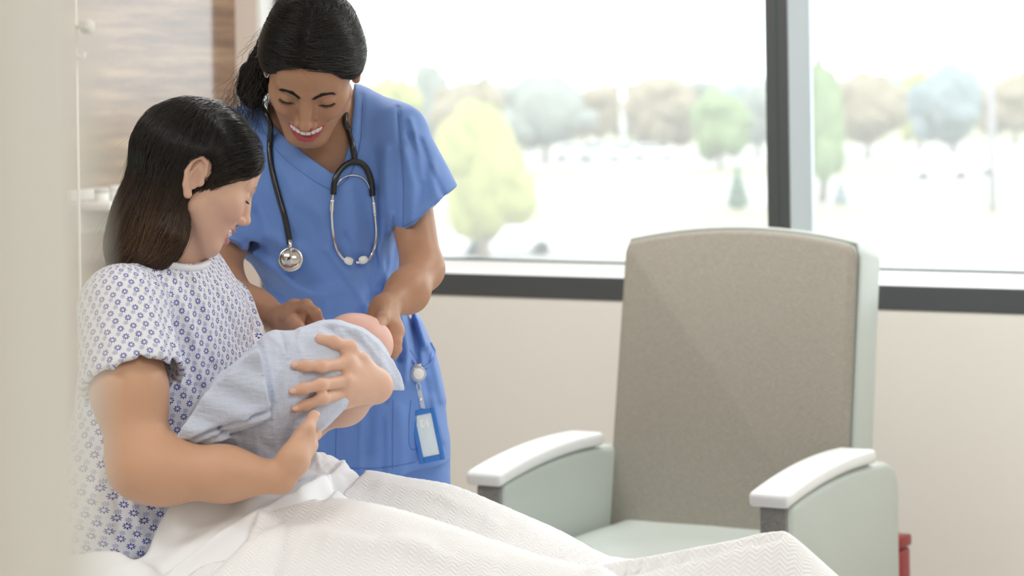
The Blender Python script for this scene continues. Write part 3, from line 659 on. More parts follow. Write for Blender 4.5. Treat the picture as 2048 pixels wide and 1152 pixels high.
# ================================================================== NURSE
rng = np.random.default_rng(11)
NR = frame_of(math.radians(267), math.radians(43), math.radians(7))
nh = Head(P(622, 146, 4.25), NR, 1.0, smile=1.25, mouth=.0075, nose=1.12, jaw=1.05)
mat('nail_tan', (.58, .36, .28), .2); mat('scrub_blue', (.135, .265, .64), .62, sheen=.15, bump=(1400, .18)); mat('scrub_seam', (.10, .20, .52), .7)
def px_seg(x, y, line):
    d = np.full(x.shape, 1e9)
    for (x0, y0), (x1, y1) in zip(line[:-1], line[1:]):
        ex, ey = x1 - x0, y1 - y0; t = np.clip(((x - x0) * ex + (y - y0) * ey) / (ex * ex + ey * ey), 0, 1); d = np.minimum(d, np.hypot(x - x0 - ex * t, y - y0 - ey * t))
    return d
def folds(lines, amp=1.0):                                                 # cloth folds: (polyline as seen from the front, width, height) - raised where height > 0
    def f(p):
        x, y, d = unproject(p); out = np.zeros(len(p))
        for ln, w, a in lines: out -= amp * a * np.exp(-(px_seg(x, y, ln) / w) ** 2)
        return out.astype(f32)
    return f
# --- skin: head, neck, chest, arms and hands as one surface
nb = SDF()
nb.u(nh.f, .012)
nb.u(cone(nh.w(0, -.022, -.045), P(642, 262, 4.385), .050, .056), .018)
chest = SDF().u(ell(P(646, 345, 4.385), (.150, .088, .155)), .02).u(cone(P(560, 262, 4.38), P(732, 262, 4.37), .05, .05), .03)
nb.u(chest, .03)
def arm(f, pts, rad, k=.012): f.u(chain(pts, rad, .040), k)
ra = [P(800, 310, 4.36), P(845, 538, 4.24), P(815, 583, 4.16), P(768, 618, 4.085)]; nb.u(chain(ra, [.043, .0335, .0335, .0205], .022), .02)
la = [P(497, 290, 4.39), P(452, 470, 4.33), P(440, 560, 4.27), P(510, 622, 4.19), P(570, 640, 4.125)]; arm(nb, la, [.046, .035, .031, .028, .0215], .02)
# right of picture: her left hand, thumb on the baby's head, fingers behind it
hd = SDF(P(768, 655, 4.04), .11)
wr = P(768, 618, 4.085)
hd.u(cone(wr, P(783, 655, 4.055), .022, .019), .01).u(cone(wr, P(760, 645, 4.075), .022, .017), .012).u(cone(P(752, 640, 4.085), P(790, 668, 4.055), .014, .013), .014)
finger(hd, [P(770, 618, 4.068), P(766, 638, 4.018), P(754, 658, 3.985)], .0115, .014, 1.0)
finger(hd, [P(788, 662, 4.055), P(792, 682, 4.045), P(793, 698, 4.05), P(789, 712, 4.06)], .0095)
finger(hd, [P(780, 664, 4.065), P(783, 686, 4.07), P(779, 702, 4.085)], .0095)
finger(hd, [P(757, 640, 4.09), P(744, 660, 4.105), P(735, 680, 4.11)], .0095)
finger(hd, [P(748, 628, 4.09), P(733, 640, 4.105), P(722, 656, 4.11)], .0095)
nb.u(hd, .008)
# left of picture: her right hand, lightly closed over the blanket edge
hd2 = SDF(P(600, 640, 4.1), .10); w2 = P(570, 640, 4.125)
hd2.u(cone(w2, P(590, 622, 4.11), .022, .018), .012).u(cone(w2, P(588, 650, 4.10), .022, .016), .014).u(cone(P(590, 620, 4.115), P(596, 655, 4.115), .015, .014), .014)
finger(hd2, [P(588, 617, 4.10), P(612, 611, 4.085), P(631, 626, 4.075), P(642, 645, 4.075)], .0105)
finger(hd2, [P(592, 628, 4.12), P(616, 628, 4.115), P(625, 645, 4.105), P(624, 662, 4.10)], .0100)
finger(hd2, [P(590, 645, 4.12), P(610, 648, 4.12), P(612, 662, 4.115)], .0095)
finger(hd2, [P(572, 634, 4.10), P(586, 640, 4.075), P(597, 654, 4.06), P(606, 664, 4.055)], .0110, .006)
nb.u(hd2, .008)
hb_ = [nail(hd, -FWD + RIGHT * -.2 + UP * .35, P(766, 638, 4.018), P(754, 658, 3.985), .0086), nail(hd2, UP * .7 + RIGHT * .7 - FWD * .4, P(631, 626, 4.075), P(642, 645, 4.075), .0084)]
V, F = mesh_sdf(nb, P(400, 720, 4.2) + (-.05, -.32, -.1), P(905, -40, 4.2) + (.08, .32, .05), .0021)
def skin_colour(V, h, base, lip, browc, blush, flush=(1, 1, 1)):
    c = np.tile(np.array(base), (len(V), 1)); Vf = V.astype(f32); L_ = h.local(V); near = np.linalg.norm(L_, axis=1) < .17
    c *= (1 + .035 * vnoise(V, 60, 3) + .02 * vnoise(V, 190, 5))[:, None]
    q = Vf[near]; l = L_[near]; cc = c[near]
    ch = np.exp(-(((np.abs(l[:, 0]) - .038) / .018) ** 2 + ((l[:, 1] - .07) / .03) ** 2 + ((l[:, 2] + .018) / .018) ** 2)); cc = col_mix(cc, blush, ch * .45)
    nz = np.exp(-((l[:, 0] / .012) ** 2 + ((l[:, 1] - .112) / .012) ** 2 + ((l[:, 2] + .022) / .012) ** 2)); cc = col_mix(cc, blush, nz * .3)
    lm = np.minimum(h.lipU(q), h.lipL(q)); cc = col_mix(cc, lip, 1 - sstep(lm, .0001, .0011))
    for b in h.brow: cc = col_mix(cc, browc, (1 - sstep(b(q), -.0006, .0018)) * .85)
    inm = chain([h.w(*p) for p in h.mid], [.004] * 7)(q); deep = (l[:, 1] < .083 + 0 * l[:, 1]) & (inm < .003) & (np.abs(l[:, 0]) < .022); cc[deep] = (.12, .02, .02)
    nost = np.min([np.linalg.norm(l - np.array([s * .0068, .1005 + h.nl * .8, -.0325]), axis=1) for s in (-1, 1)], axis=0); cc = col_mix(cc, np.array(base) * .25, 1 - sstep(nost, .0035, .0065))  # nostril shade painted into the skin colour
    c[near] = cc; return np.clip(c, 0, 1)
NSK = (.44, .24, .148)
cN = skin_colour(V, nh, NSK, (.46, .085, .10), (.03, .018, .012), (.50, .23, .14))
palm = np.exp(-(np.linalg.norm(V - P(598, 642, 4.07), axis=1) / .022) ** 2) + np.exp(-(np.linalg.norm(V - P(783, 680, 4.04), axis=1) / .035) ** 2); cN = col_mix(cN, (.62, .36, .25), np.clip(palm, 0, 1) * .7)
nurse = thing('person', 'woman standing in blue scrubs, dark hair tied back, smiling down at the bundle', 'person', (P(745, 900, 4.45)[0], 4.45, 0))
NSV, NSF = V, F; obj('body', (V, F), 'skin', nurse, col=cN); print('nurse skin', len(V), time.time() - T0)
for T_ in nh.teeth(): obj('tooth', T_, 'teeth', nurse)
for c_, R_, r_ in hb_:
    Vn, Fn = ico(2); obj('fingernail', ((Vn * r_) @ R_.T + c_, Fn), 'nail_tan', nurse)
obj('eyelashes', strands(nh.lashes(34, .0080, rng), .00055, .00018), 'lash', nurse, kind='stuff')
for s in (-1, 1): obj('lash_line', tube(nh.lid_line(s), np.sin(np.linspace(.15, math.pi - .15, 15)) * .0010 + .0002, 6), 'lash', nurse)
# eyebrow hairs
def brow_hairs(h, n, rng):
    out = []
    for s in (-1, 1):
        pts = np.array([(s * .011, .0935, .0300), (s * .024, .0895, .0355), (s * .037, .0795, .0335), (s * .043, .0725, .0295)]); cv = spline(pts, 40)
        for k in range(n):
            i = rng.integers(0, 37); a = cv[i] + rng.standard_normal(3) * (.0003, .0003, .0013); t_ = cv[min(i + 3, 39)] - cv[i]; t_ /= np.linalg.norm(t_); d_ = t_ + np.array([0, .12, .35 * (1 - i / 30)]); d_ /= np.linalg.norm(d_)
            out.append([h.w(*(a + d_ * .007 * u)) for u in np.linspace(0, 1, 4)])
    p = np.array(out); q = p.reshape(-1, 3).astype(f32); g = grad(h.f, q); q = q - g * (h.f(q) - .0006)[:, None]; return q.reshape(p.shape)
obj('eyebrows', strands(brow_hairs(nh, 150, rng), .00030, .00012), 'lash', nurse, kind='stuff')
for s_ in (1,):
    e0 = nh.w(.0765, -.014, -.021); an = np.linspace(0, 2 * math.pi, 25)[:-1]; ring = np.array([e0 + RIGHT * .0075 * .45 * math.cos(a) + UP * .0075 * math.sin(a) for a in an]); obj('earring', tube(np.vstack([ring, ring[:1]]), .0011, 8), 'chrome', nurse, label='small silver hoop earring')
    for k, (yy, zz) in enumerate(((-.026, -.003), (-.031, .010))): obj('ear_stud', (ico(2)[0] * .0022 + nh.w(.083, yy, zz), ico(2)[1]), 'chrome', nurse)
# --- hair
hs = SDF(nh.w(0, -.02, .04), .17); E_ = lambda p, r: ell(nh.w(*p), r, NR)
hs.u(E_((0, -.016, .056), (.083, .100, .087)), .01).u(E_((-.040, .010, .050), (.048, .060, .056)), .02).u(E_((.036, .012, .050), (.046, .058, .052)), .02).u(E_((0, .020, .057), (.066, .074, .066)), .02)
hs.i(plane(nh.w(0, .086, .075), NR @ np.array([0, .68, -.73])), .016).i(lambda p: (.041 - np.sqrt(((nh.local(p) - np.array([.0, .096, .045])) ** 2 * np.array([.29, 1, 1])).sum(1))).astype(f32), .006)
hs.s(sph(nh.w(.092, -.008, -.004), .030), .008).s(sph(nh.w(-.086, .008, -.006), .020), .008)
part = chain([nh.w(.012, .076, .100), nh.w(.012, .060, .118), nh.w(.006, .01, .142)], [.001] * 3); hs.d(lambda p: (.0030 * np.exp(-(np.maximum(part(p), 0) / .006) ** 2)).astype(f32)).d(lambda p: (.010 * np.exp(-(np.linalg.norm((nh.local(p) - np.array([.016, .050, .118])) * np.array([1.5, .75, .75]), axis=1) / .0085) ** 2)).astype(f32)).d(lambda p: (vnoise(p, 70, 2) * .0012).astype(f32))
pony = SDF().u(chain([nh.w(.05, -.075, .01), P(513, 150, 4.31), P(503, 185, 4.32), P(505, 215, 4.325)], [.040, .024, .020, .006], .02)); pony.d(lambda p: (vnoise(p, 160, 4) * .004).astype(f32))
hf = lambda p: smin(hs(p), pony(p), .012)
hv_, hF_ = mesh_sdf(hf, nh.c - .2, nh.c + .2, .003)
nhair = obj('hair', (hv_, hF_), 'hair_base', nurse, label='black hair parted and tied back')
def ndir(p, t):
    l = nh.local(p); s = np.sign(l[:, 0] - .012); fr = sstep(l[:, 1], -.03, .05); d = np.stack([s * .95, -.45 - .3 * np.abs(l[:, 0]) / .08, -.35 + 0 * s], 1) * fr[:, None]
    bk = np.array([.045, -.085, -.01]) - l; bk /= np.linalg.norm(bk, axis=1, keepdims=True) + .02; d = d + bk * (1 - fr)[:, None]; return (d @ NR.T).astype(f32)
NS1 = 6000
sd_ = surface_seeds((hv_, hF_), NS1, rng, lambda c: pony(c.astype(f32)) > .004)
pth = hair_trace(hf, sd_, ndir, 22, .0042, f32(.0006) + np.abs(rng.standard_normal(NS1)).astype(f32) * f32(.0012), .16, rng)
cb = np.repeat(np.clip(.014 + .012 * rng.random(NS1), 0, 1), 23 * 3)[:, None] * np.array([1.0, .92, .88])
obj('hair_strands', strands(pth, .00030, .0002), 'hair_strand', nhair, col=cb, kind='stuff')
# curly loose lengths by the neck
sp = surface_seeds((hv_, hF_), 420, rng, lambda c: pony(c.astype(f32)) < .004); P0 = []
for k in range(420):
    a = sp[k]; ph = rng.uniform(0, 6.28); amp = rng.uniform(.002, .006); ln = rng.uniform(.05, .10); dr = np.array([rng.normal(-.25, .35), rng.normal(0, .3), -1.0]); dr /= np.linalg.norm(dr); u = np.linspace(0, 1, 18)
    P0.append(a + dr * ln * u[:, None] + amp * np.sin(u * 13 + ph)[:, None] * np.array([1, .3, .2]) * u[:, None] ** .5 + amp * np.cos(u * 11 + ph)[:, None] * np.array([.2, 1, 0]) * .5)
P0 = np.array(P0); obj('loose_curls', strands(P0, .0004, .0002), 'hair_strand', nhair, col=np.tile((.012, .010, .009), (420 * 18 * 3, 1)), kind='stuff')
fly = surface_seeds((hv_, hF_), 260, rng, lambda c: hs(c.astype(f32)) < .003); g_ = grad(hf, fly); P1 = []
for k in range(260):
    dr = ndir(fly[k:k + 1].astype(f32), 0)[0] * .8 + g_[k] * rng.uniform(.1, .5) + rng.standard_normal(3) * .3; dr /= np.linalg.norm(dr); u = np.linspace(0, 1, 10)[:, None]; ln = rng.uniform(.02, .05)
    P1.append(fly[k] + dr * ln * u + (-g_[k]) * ln * .35 * u ** 2 + rng.standard_normal(3) * .004 * u ** 2)
obj('flyaway_hairs', strands(np.array(P1), .00016, .0001), 'hair_strand', nhair, col=np.tile((.02, .017, .015), (260 * 10 * 3, 1)), kind='stuff')
# --- scrub top
sc_ = SDF()
LX = np.eye(3)
sc_.u(ell(P(646, 330, 4.385), (.160, .098, .15)), .03).u(ell(P(652, 430, 4.375), (.142, .110, .15)), .05).u(ell(P(668, 600, 4.405), (.118, .100, .16)), .06)
sc_.u(ell(P(738, 790, 4.45), (.130, .112, .16)), .08).u(ell(P(748, 930, 4.46), (.135, .115, .17)), .05)
sc_.u(cone(P(575, 243, 4.385), P(500, 272, 4.39), .050, .052), .03).u(cone(P(715, 238, 4.375), P(792, 272, 4.36), .048, .054), .03)
hemn = UP * -1.0 + RIGHT * .10; sc_.i(plane(P(760, 946, 4.40), hemn), .006)
slv = SDF().u(cone(P(788, 272, 4.36), P(862, 436, 4.285), .060, .063, RIGHT * .85 + UP * .4, 1.0), .01); slv.i(plane(P(853, 423, 4.285), RIGHT * .66 - UP * .75), .004); slv.s(cone(P(808, 320, 4.345), P(880, 475, 4.27), .036, .050), .004)
sll = SDF().u(cone(P(500, 275, 4.39), P(463, 500, 4.325), .058, .064), .01); sll.i(plane(P(465, 488, 4.33), P(463, 500, 4.325) - P(500, 275, 4.39)), .004); sll.s(cone(P(490, 330, 4.37), P(458, 540, 4.315), .046, .060), .004)
sc_.u(slv, .014).u(sll, .014)
VP = [(500, 120), (533, 226), (545, 250), (600, 303), (667, 352), (690, 322), (704, 270), (705, 195), (716, 120)]
def vcut(p):
    x, y, d = unproject(p); return np.maximum(poly2d(x, y, VP) * d / FPX, (d - 4.42)).astype(f32)
sc_.s(vcut, .003).s(cone(P(640, 300, 4.40), nh.w(0, -.02, -.02), .060, .062), .006)
NF = [([(655, 500), (700, 560), (742, 628)], 8, .0055), ([(690, 470), (725, 540), (758, 610)], 6, -.004), ([(742, 400), (752, 480), (772, 560)], 6, .004), ([(782, 430), (780, 520), (770, 590)], 6, .005), ([(600, 350), (640, 420), (660, 480)], 14, .004), ([(500, 420), (530, 470), (600, 500)], 14, .005), ([(480, 500), (520, 560), (560, 600)], 9, .006), ([(560, 640), (600, 720), (640, 760)], 14, .005), ([(720, 640), (735, 720), (750, 790)], 9, .005), ([(760, 660), (775, 740), (770, 800)], 8, -.005), ([(850, 760), (866, 840), (880, 890)], 7, -.004), ([(640, 860), (655, 940)], 10, .005), ([(725, 830), (720, 940)], 8, .005), ([(765, 840), (768, 940)], 7, -.004), ([(840, 280), (862, 340), (884, 385)], 6, -.004), ([(822, 240), (836, 300), (846, 360)], 6, .004), ([(455, 470), (520, 520), (590, 575), (650, 600)], 14, .010), ([(470, 520), (540, 580), (600, 615)], 12, -.005), ([(700, 380), (712, 450), (700, 540)], 16, .005), ([(770, 300), (772, 400), (766, 500)], 12, .006), ([(748, 380), (752, 470), (745, 560)], 9, -.005),
      ([(735, 530), (690, 570), (640, 585)], 14, .005), ([(790, 480), (770, 560), (720, 620)], 10, -.005), ([(800, 620), (815, 700), (812, 760)], 7, .007), ([(815, 610), (833, 690), (835, 740)], 6, -.006), ([(828, 620), (850, 690)], 7, .006), ([(788, 640), (800, 720)], 6, -.006), ([(840, 640), (868, 720), (885, 800)], 9, .005),
      ([(560, 330), (600, 400), (640, 430)], 16, .004), ([(590, 390), (560, 470), (570, 560)], 18, .005), ([(820, 270), (845, 330), (850, 400)], 9, -.004), ([(808, 300), (826, 370), (824, 440)], 8, .005), ([(866, 330), (872, 390)], 9, .004),
      ([(700, 760), (690, 860), (695, 940)], 18, .005), ([(740, 800), (735, 900)], 14, -.004), ([(800, 820), (808, 900), (802, 945)], 12, .004), ([(860, 800), (880, 880)], 12, .004), ([(640, 650), (660, 740), (650, 830)], 18, -.005), ([(520, 250), (560, 300), (620, 352), (664, 384)], 4, -.0015), ([(664, 384), (700, 350), (722, 280), (724, 190)], 4, -.0015),
      ([(795, 215), (800, 300), (806, 380), (806, 455)], 4, -.0025)]
sc_.d(folds(NF, 1.35)).d(lambda p: (vnoise(p, 28, 6) * .0022 + vnoise(p * np.array([1, 1, .45]), 75, 8) * .0010).astype(f32))
SV, SF = mesh_sdf(sc_, P(400, 960, 4.4) + (-.05, -.25, -.05), P(930, 150, 4.4) + (.05, .25, .05), .0032)
top = obj('scrub_top', (SV, SF), 'scrub_blue', nurse, label='blue v-neck scrub top'); NT = bvh((SV, SF)); NTB = bvh(join((SV, SF), (NSV, NSF))); print('scrubs', len(SV), time.time() - T0)
def seam(line, r=.0009, n=30, m='scrub_seam', par=None):
    pts = np.array([hit(NT, x, y, .0002, 4.3) for x, y in spline([(a, b, 0) for a, b in line], n)[:, :2]]); obj('seam', tube(pts, r, 5), m, par or top)
seam([(512, 240), (560, 308), (620, 356), (666, 383)]); seam([(666, 383), (700, 350), (720, 290), (727, 205)]); seam([(797, 222), (803, 300), (807, 380), (806, 455)]); seam([(894, 384), (872, 408), (845, 432), (808, 452)])
seam([(786, 800), (785, 870), (785, 938)]); seam([(673, 838), (671, 900), (672, 935)]); seam([(690, 937), (760, 936), (830, 925)], n=20); seam([(822, 800), (818, 850), (821, 897), (845, 893)]); seam([(820, 700), (850, 740), (865, 700)])
# pocket mouth
pk = [(824, 722), (842, 738), (862, 726), (870, 706), (861, 686)]; obj('pocket_edge', tube(np.array([hit(NT, x, y, .001, 4.35) for x, y in spline([(a, b, 0) for a, b in pk], 20)[:, :2]]), .0028, 8), 'scrub_blue', top)
# --- trousers and shoes
tr_ = SDF(); hz_ = P(748, 930, 4.47)
for s in (-1, 1):
    a = hz_ + np.array([s * .058, 0, .03]); k_ = np.array([hz_[0] + s * .09, 4.50, .46]); f_ = np.array([hz_[0] + s * .095, 4.52, .09]); tr_.u(chain([a, k_, f_], [.074, .066, .072], .03), .02)
tr_.u(ell(hz_ + (0, 0, .06), (.120, .105, .12)), .04).i(plane((0, 0, .05), -Z), .005).d(lambda p: (vnoise(p, 18, 9) * .003).astype(f32))
obj('trousers', mesh_sdf(tr_, (hz_[0] - .3, 4.3, 0), (hz_[0] + .3, 4.7, 1.0), .008), 'scrub_blue', nurse)
mat('shoe_white', (.75, .75, .74), .5)
for s in (-1, 1):
    x = hz_[0] + s * .10; so = SDF().u(ell((x, 4.50, .045), (.045, .11, .05)), .01).u(ell((x, 4.43, .032), (.046, .075, .036)), .03).i(plane((0, 0, .003), -Z), .003); obj('shoe', mesh_sdf(so, (x - .08, 4.3, -.01), (x + .08, 4.65, .12), .006), 'shoe_white', nurse)

# ================================================================== BABY AND ITS BLANKET
rng = np.random.default_rng(23)
bh = Head(P(712, 688, 4.0), frame_of(math.radians(150), math.radians(-28), math.radians(20)), .62, smile=.2, mouth=0, ears=True, jaw=1.3)
bb = SDF().u(ell(P(712, 688, 4.0), (.052, .053, .0495)), .01).u(ell(P(690, 668, 3.985), (.026, .026, .024)), .02).u(ell(P(740, 690, 4.0), (.035, .038, .034)), .02)
bb.u(chain([P(690, 705, 3.97), P(640, 745, 3.90), P(560, 790, 3.82)], [.032, .052, .055], .03), .02).u(chain([P(560, 790, 3.82), P(480, 830, 3.78)], [.04, .03]), .03)
V, F = mesh_sdf(bb, P(420, 900, 3.9) + (0, -.25, -.05), P(800, 600, 3.9) + (.05, .25, .05), .003)
baby = thing('person', 'newborn baby held in the arms, pink head just showing above a pale blue wrap', 'person', P(560, 860, 3.82))
cB = np.tile((.74, .45, .38), (len(V), 1)) * (1 + .05 * vnoise(V, 40, 3))[:, None]; obj('body', (V, F), 'skin', baby, col=np.clip(cB, 0, 1))
# muslin: soft crinkle
m = mat('muslin', (.58, .635, .775), .8, sheen=.2); n, L, b = nodes_of(m)
tc = n.new('ShaderNodeTexCoord'); mp = n.new('ShaderNodeMapping'); mp.inputs['Scale'].default_value = (1, 1, .25); L.new(tc.outputs['Object'], mp.inputs[0])
z1 = n.new('ShaderNodeTexNoise'); z1.inputs['Scale'].default_value = 110; z1.inputs['Detail'].default_value = 4; L.new(mp.outputs[0], z1.inputs['Vector'])
mp3 = n.new('ShaderNodeMapping'); mp3.inputs['Scale'].default_value = (.3, .3, 1.2); L.new(tc.outputs['Object'], mp3.inputs[0])
z2 = n.new('ShaderNodeTexNoise'); z2.inputs['Scale'].default_value = 170; z2.inputs['Detail'].default_value = 3; L.new(mp3.outputs[0], z2.inputs['Vector'])
bp = n.new('ShaderNodeBump'); bp.inputs['Strength'].default_value = .8; bp.inputs['Distance'].default_value = .003; L.new(math_node(m, 'ADD', z1.outputs['Fac'], z2.outputs['Fac']), bp.inputs['Height']); L.new(bp.outputs[0], b.inputs['Normal'])
def sheet(poly, dfun, t, rnd=.002):                               # a thick sheet of cloth with the given outline, lying at depth dfun
    def f(p):
        x, y, d = unproject(p); e = poly2d(x, y, poly) * d / FPX; w = np.abs(d - dfun(x, y)) - t; return (smax(e + rnd, w + rnd, .003) - rnd).astype(f32)
    return f
bw = SDF().u(chain([P(448, 838, 3.735), P(520, 802, 3.755), P(600, 772, 3.79), P(668, 738, 3.86), P(712, 712, 3.93)], [.050, .083, .086, .074, .056], .05), .01)
bw.u(ell(P(545, 850, 3.76), (.075, .06, .055)), .04).u(ell(P(566, 700, 3.80), (.050, .06, .035)), .04)
DR = [(632, 648), (660, 639), (690, 642), (725, 656), (757, 680), (790, 719), (806, 752), (813, 783), (762, 786), (700, 785), (640, 800), (596, 770), (596, 690)]
bw.u(sheet(DR, lambda x, y: 3.785 + np.clip((x - 630) / 175, 0, 2) ** 2 * .10 + .012 * np.clip((y - 720) / 60, -1, 1) + .004 * np.sin((x + y) / 13.0), .006), .012)
bw.s(ell(P(716, 684, 4.0), (.056, .060, .054)), .004)
F1 = [(523, 686), (531, 725), (542, 802), (540, 822), (500, 838), (440, 858), (385, 878), (352, 882), (352, 868), (395, 802), (440, 750), (490, 712)]
F2 = [(500, 720), (541, 806), (539, 838), (500, 850), (430, 872), (392, 888), (362, 884), (400, 850), (440, 800)]
F3 = [(500, 780), (530, 828), (528, 846), (470, 872), (420, 890), (388, 893), (380, 882), (430, 850)]
fd = lambda o: (lambda x, y: 3.634 + o + .00000095 * (x - 490) ** 2 + .004 * np.sin((x * .4 - y) / 11.0))
bw.u(sheet(F3, fd(.022), .006), .003).u(sheet(F2, fd(.011), .005), .002).u(sheet(F1, fd(0), .004), .002)
OUT = [(345, 883), (352, 866), (395, 800), (440, 746), (490, 708), (516, 689), (523, 674), (545, 661), (588, 663), (612, 652), (640, 641), (680, 641), (725, 656), (757, 680), (790, 719), (806, 752), (813, 783), (762, 786), (708, 788), (692, 815), (657, 850), (630, 875), (600, 902), (570, 918), (520, 923), (460, 916), (400, 902)]
def outline(p):
    x, y, d = unproject(p); return (poly2d(x, y, OUT) * d / FPX).astype(f32)
bw.i(outline, .012)
BF = [([(543, 818), (500, 833), (440, 853), (388, 876)], 4, -.0030), ([(541, 842), (490, 858), (430, 880)], 4, -.0028), ([(521, 690), (530, 730), (543, 805)], 4, -.0035), ([(530, 690), (540, 735), (552, 800)], 5, .004), ([(560, 668), (572, 690), (578, 720)], 5, -.004), ([(600, 660), (598, 690), (606, 715)], 6, .003), ([(552, 700), (548, 780), (552, 880), (560, 915)], 6, .0022), ([(575, 690), (568, 780), (572, 900)], 5, -.0018), ([(600, 700), (592, 800), (590, 900)], 6, .002), ([(530, 690), (545, 760), (556, 850)], 5, -.0022), ([(540, 672), (562, 690), (575, 715)], 5, .003), ([(640, 660), (690, 700), (745, 770)], 6, .0025), ([(690, 660), (740, 710), (780, 775)], 5, -.002), ([(660, 655), (715, 715), (765, 780)], 4, -.002), ([(720, 668), (770, 730), (800, 775)], 5, .002),
      ([(575, 890), (590, 840), (625, 800)], 9, -.008), ([(650, 850), (690, 800)], 5, .003), ([(520, 690), (526, 725), (538, 800)], 3, -.001), ([(440, 860), (520, 880), (560, 915)], 8, -.003), ([(470, 870), (480, 910)], 5, .002), ([(510, 860), (516, 915)], 5, .002)]
bw.d(folds(BF)).d(lambda p: (vnoise(p, 60, 1) * .0018 + vnoise(p, 150, 2) * .0009).astype(f32))
WV, WF = mesh_sdf(bw, P(340, 930, 3.75) + (-.05, -.2, -.05), P(815, 620, 3.75) + (.08, .32, .06), .0024)
wrap = obj('baby_blanket', (WV, WF), 'muslin', label='pale blue muslin blanket wrapped around the baby, folded over in layers', cat='blanket'); BWT = bvh((WV, WF)); print('wrap', len(WV), time.time() - T0)

# ================================================================== PATIENT
rng = np.random.default_rng(31)
WR = frame_of(math.radians(22), math.radians(28), math.radians(-3))
wh = Head(P(392, 364, 3.915), WR, .94, smile=1.0, mouth=.0055, nose=.95, jaw=.95, nl=-.005)
LT = np.array([.46, .89, 0]); LT /= np.linalg.norm(LT); FT = np.array([LT[1], -LT[0], 0]); RT = np.stack([LT, FT, Z], 1)
wb = SDF(); wb.u(wh.f, .012)
wb.u(cone(wh.w(0, -.024, -.045), P(346, 560, 3.94), .043, .048), .018).u(ell(P(338, 710, 3.95), (.12, .075, .12), RT), .03)
wa = [P(240, 615, 3.77), P(258, 780, 3.70), P(284, 930, 3.665), P(330, 942, 3.655), P(450, 948, 3.64), P(560, 955, 3.635)]; wb.u(chain(wa, [.052, .052, .046, .044, .036, .0225], .03), .02)
# her right hand (nearest), cupped under the bundle
h1 = SDF(P(605, 890, 3.66), .12); w1 = P(560, 955, 3.635)
h1.u(cone(w1, P(588, 918, 3.635), .0235, .022), .012).u(cone(P(588, 918, 3.635), P(609, 872, 3.655), .021, .017), .012).u(cone(P(586, 925, 3.65), P(618, 890, 3.68), .019, .014), .014)
finger(h1, [P(603, 880, 3.648), P(615, 857, 3.650), P(628, 831, 3.668)], .0108, .006, .95)
finger(h1, [P(615, 886, 3.68), P(630, 868, 3.71), P(636, 858, 3.74)], .0095)
finger(h1, [P(606, 900, 3.69), P(622, 880, 3.73), P(628, 862, 3.77)], .0095)
finger(h1, [P(598, 910, 3.69), P(612, 890, 3.74), P(615, 872, 3.78)], .0090)
wb.u(h1, .008)
# her left forearm and hand, coming round the far side to lie on the bundle
def on(px, py, off): return hit(BWT, px, py, off, 3.76)
w3 = P(750, 772, 3.80)
wb.u(chain([P(445, 665, 4.10), P(490, 840, 4.03), P(600, 838, 3.95), P(690, 806, 3.87), w3], [.045, .040, .036, .029, .0225], .03), .02)
h3 = SDF(P(680, 760, 3.74), .14)
mc = [P(694, 727, 3.738), P(691, 762, 3.728), P(688, 786, 3.734), P(688, 806, 3.750)]
for q_, r_ in zip(mc, (.0125, .0130, .0120, .0105)): h3.u(cone(w3, q_, .0205, r_), .014)
def tip(px, py, o=.0045): return on(px, py, o)
h3k = [[mc[0], tip(642, 733, .010), tip(612, 732, .007), tip(588, 731)], [mc[1], tip(642, 770, .011), tip(608, 777, .007), tip(585, 783)], [mc[2], tip(645, 797, .011), tip(610, 811, .007), tip(589, 819)], [mc[3], P(668, 815, 3.76), P(650, 826, 3.772)]]
for i_, q_ in enumerate(h3k): finger(h3, q_, (.0094, .0097, .0092, .0082)[i_], .003)
th = [P(722, 722, 3.772), P(698, 697, 3.752), tip(668, 684, .008), tip(640, 678, .004)]; h3.u(cone(w3, th[0], .019, .014), .014); finger(h3, th, .0108, .006, .95); h3.u(cone(th[1], mc[0], .009, .010), .014)
wb.u(h3, .008)
wn_ = [nail(h3, -FWD + UP * .25, q_[-2], q_[-1], .0074) for q_ in h3k[:3]] + [nail(h3, -FWD + UP * .5, th[-2], th[-1], .0082), nail(h1, RIGHT * .9 - FWD * .5, P(615, 857, 3.650), P(628, 831, 3.668), .0084)]
V, F = mesh_sdf(wb, P(190, 1010, 3.8) + (-.02, -.35, -.05), P(775, 250, 3.8) + (.06, .45, .05), .0021)
WSK = (.70, .445, .335)
cW = skin_colour(V, wh, WSK, (.62, .25, .24), (.30, .19, .14), (.80, .40, .31))
for q_ in h3k[:3]: cW = col_mix(cW, (.78, .36, .28), np.exp(-(np.linalg.norm(V - q_[-1], axis=1) / .012) ** 2) * .6)
for q_ in [w for k in h3k[:3] for w in k[:2]] + [th[1], th[2]]: cW = col_mix(cW, (.78, .38, .28), np.exp(-(np.linalg.norm(V - q_, axis=1) / .010) ** 2) * .35)
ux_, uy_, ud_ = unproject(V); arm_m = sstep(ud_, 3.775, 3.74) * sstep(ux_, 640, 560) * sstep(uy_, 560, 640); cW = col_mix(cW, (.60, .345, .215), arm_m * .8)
woman = thing('person', 'seated woman in a flowered gown cradling the wrapped baby, long brown hair', 'person', P(265, 1075, 3.86))
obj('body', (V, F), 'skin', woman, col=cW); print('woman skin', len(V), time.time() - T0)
mat('brace_metal', (.55, .55, .52), .25, metal=1.0)
for T_ in wh.teeth() + wh.teeth(True):
    o_ = obj('tooth', T_, 'teeth', woman); c_ = T_[0].mean(0) + WR[:, 1] * .0032; obj('brace_bracket', box(c_, (.0011, .0011, .0011), WR.T), 'brace_metal', o_, smooth=False)
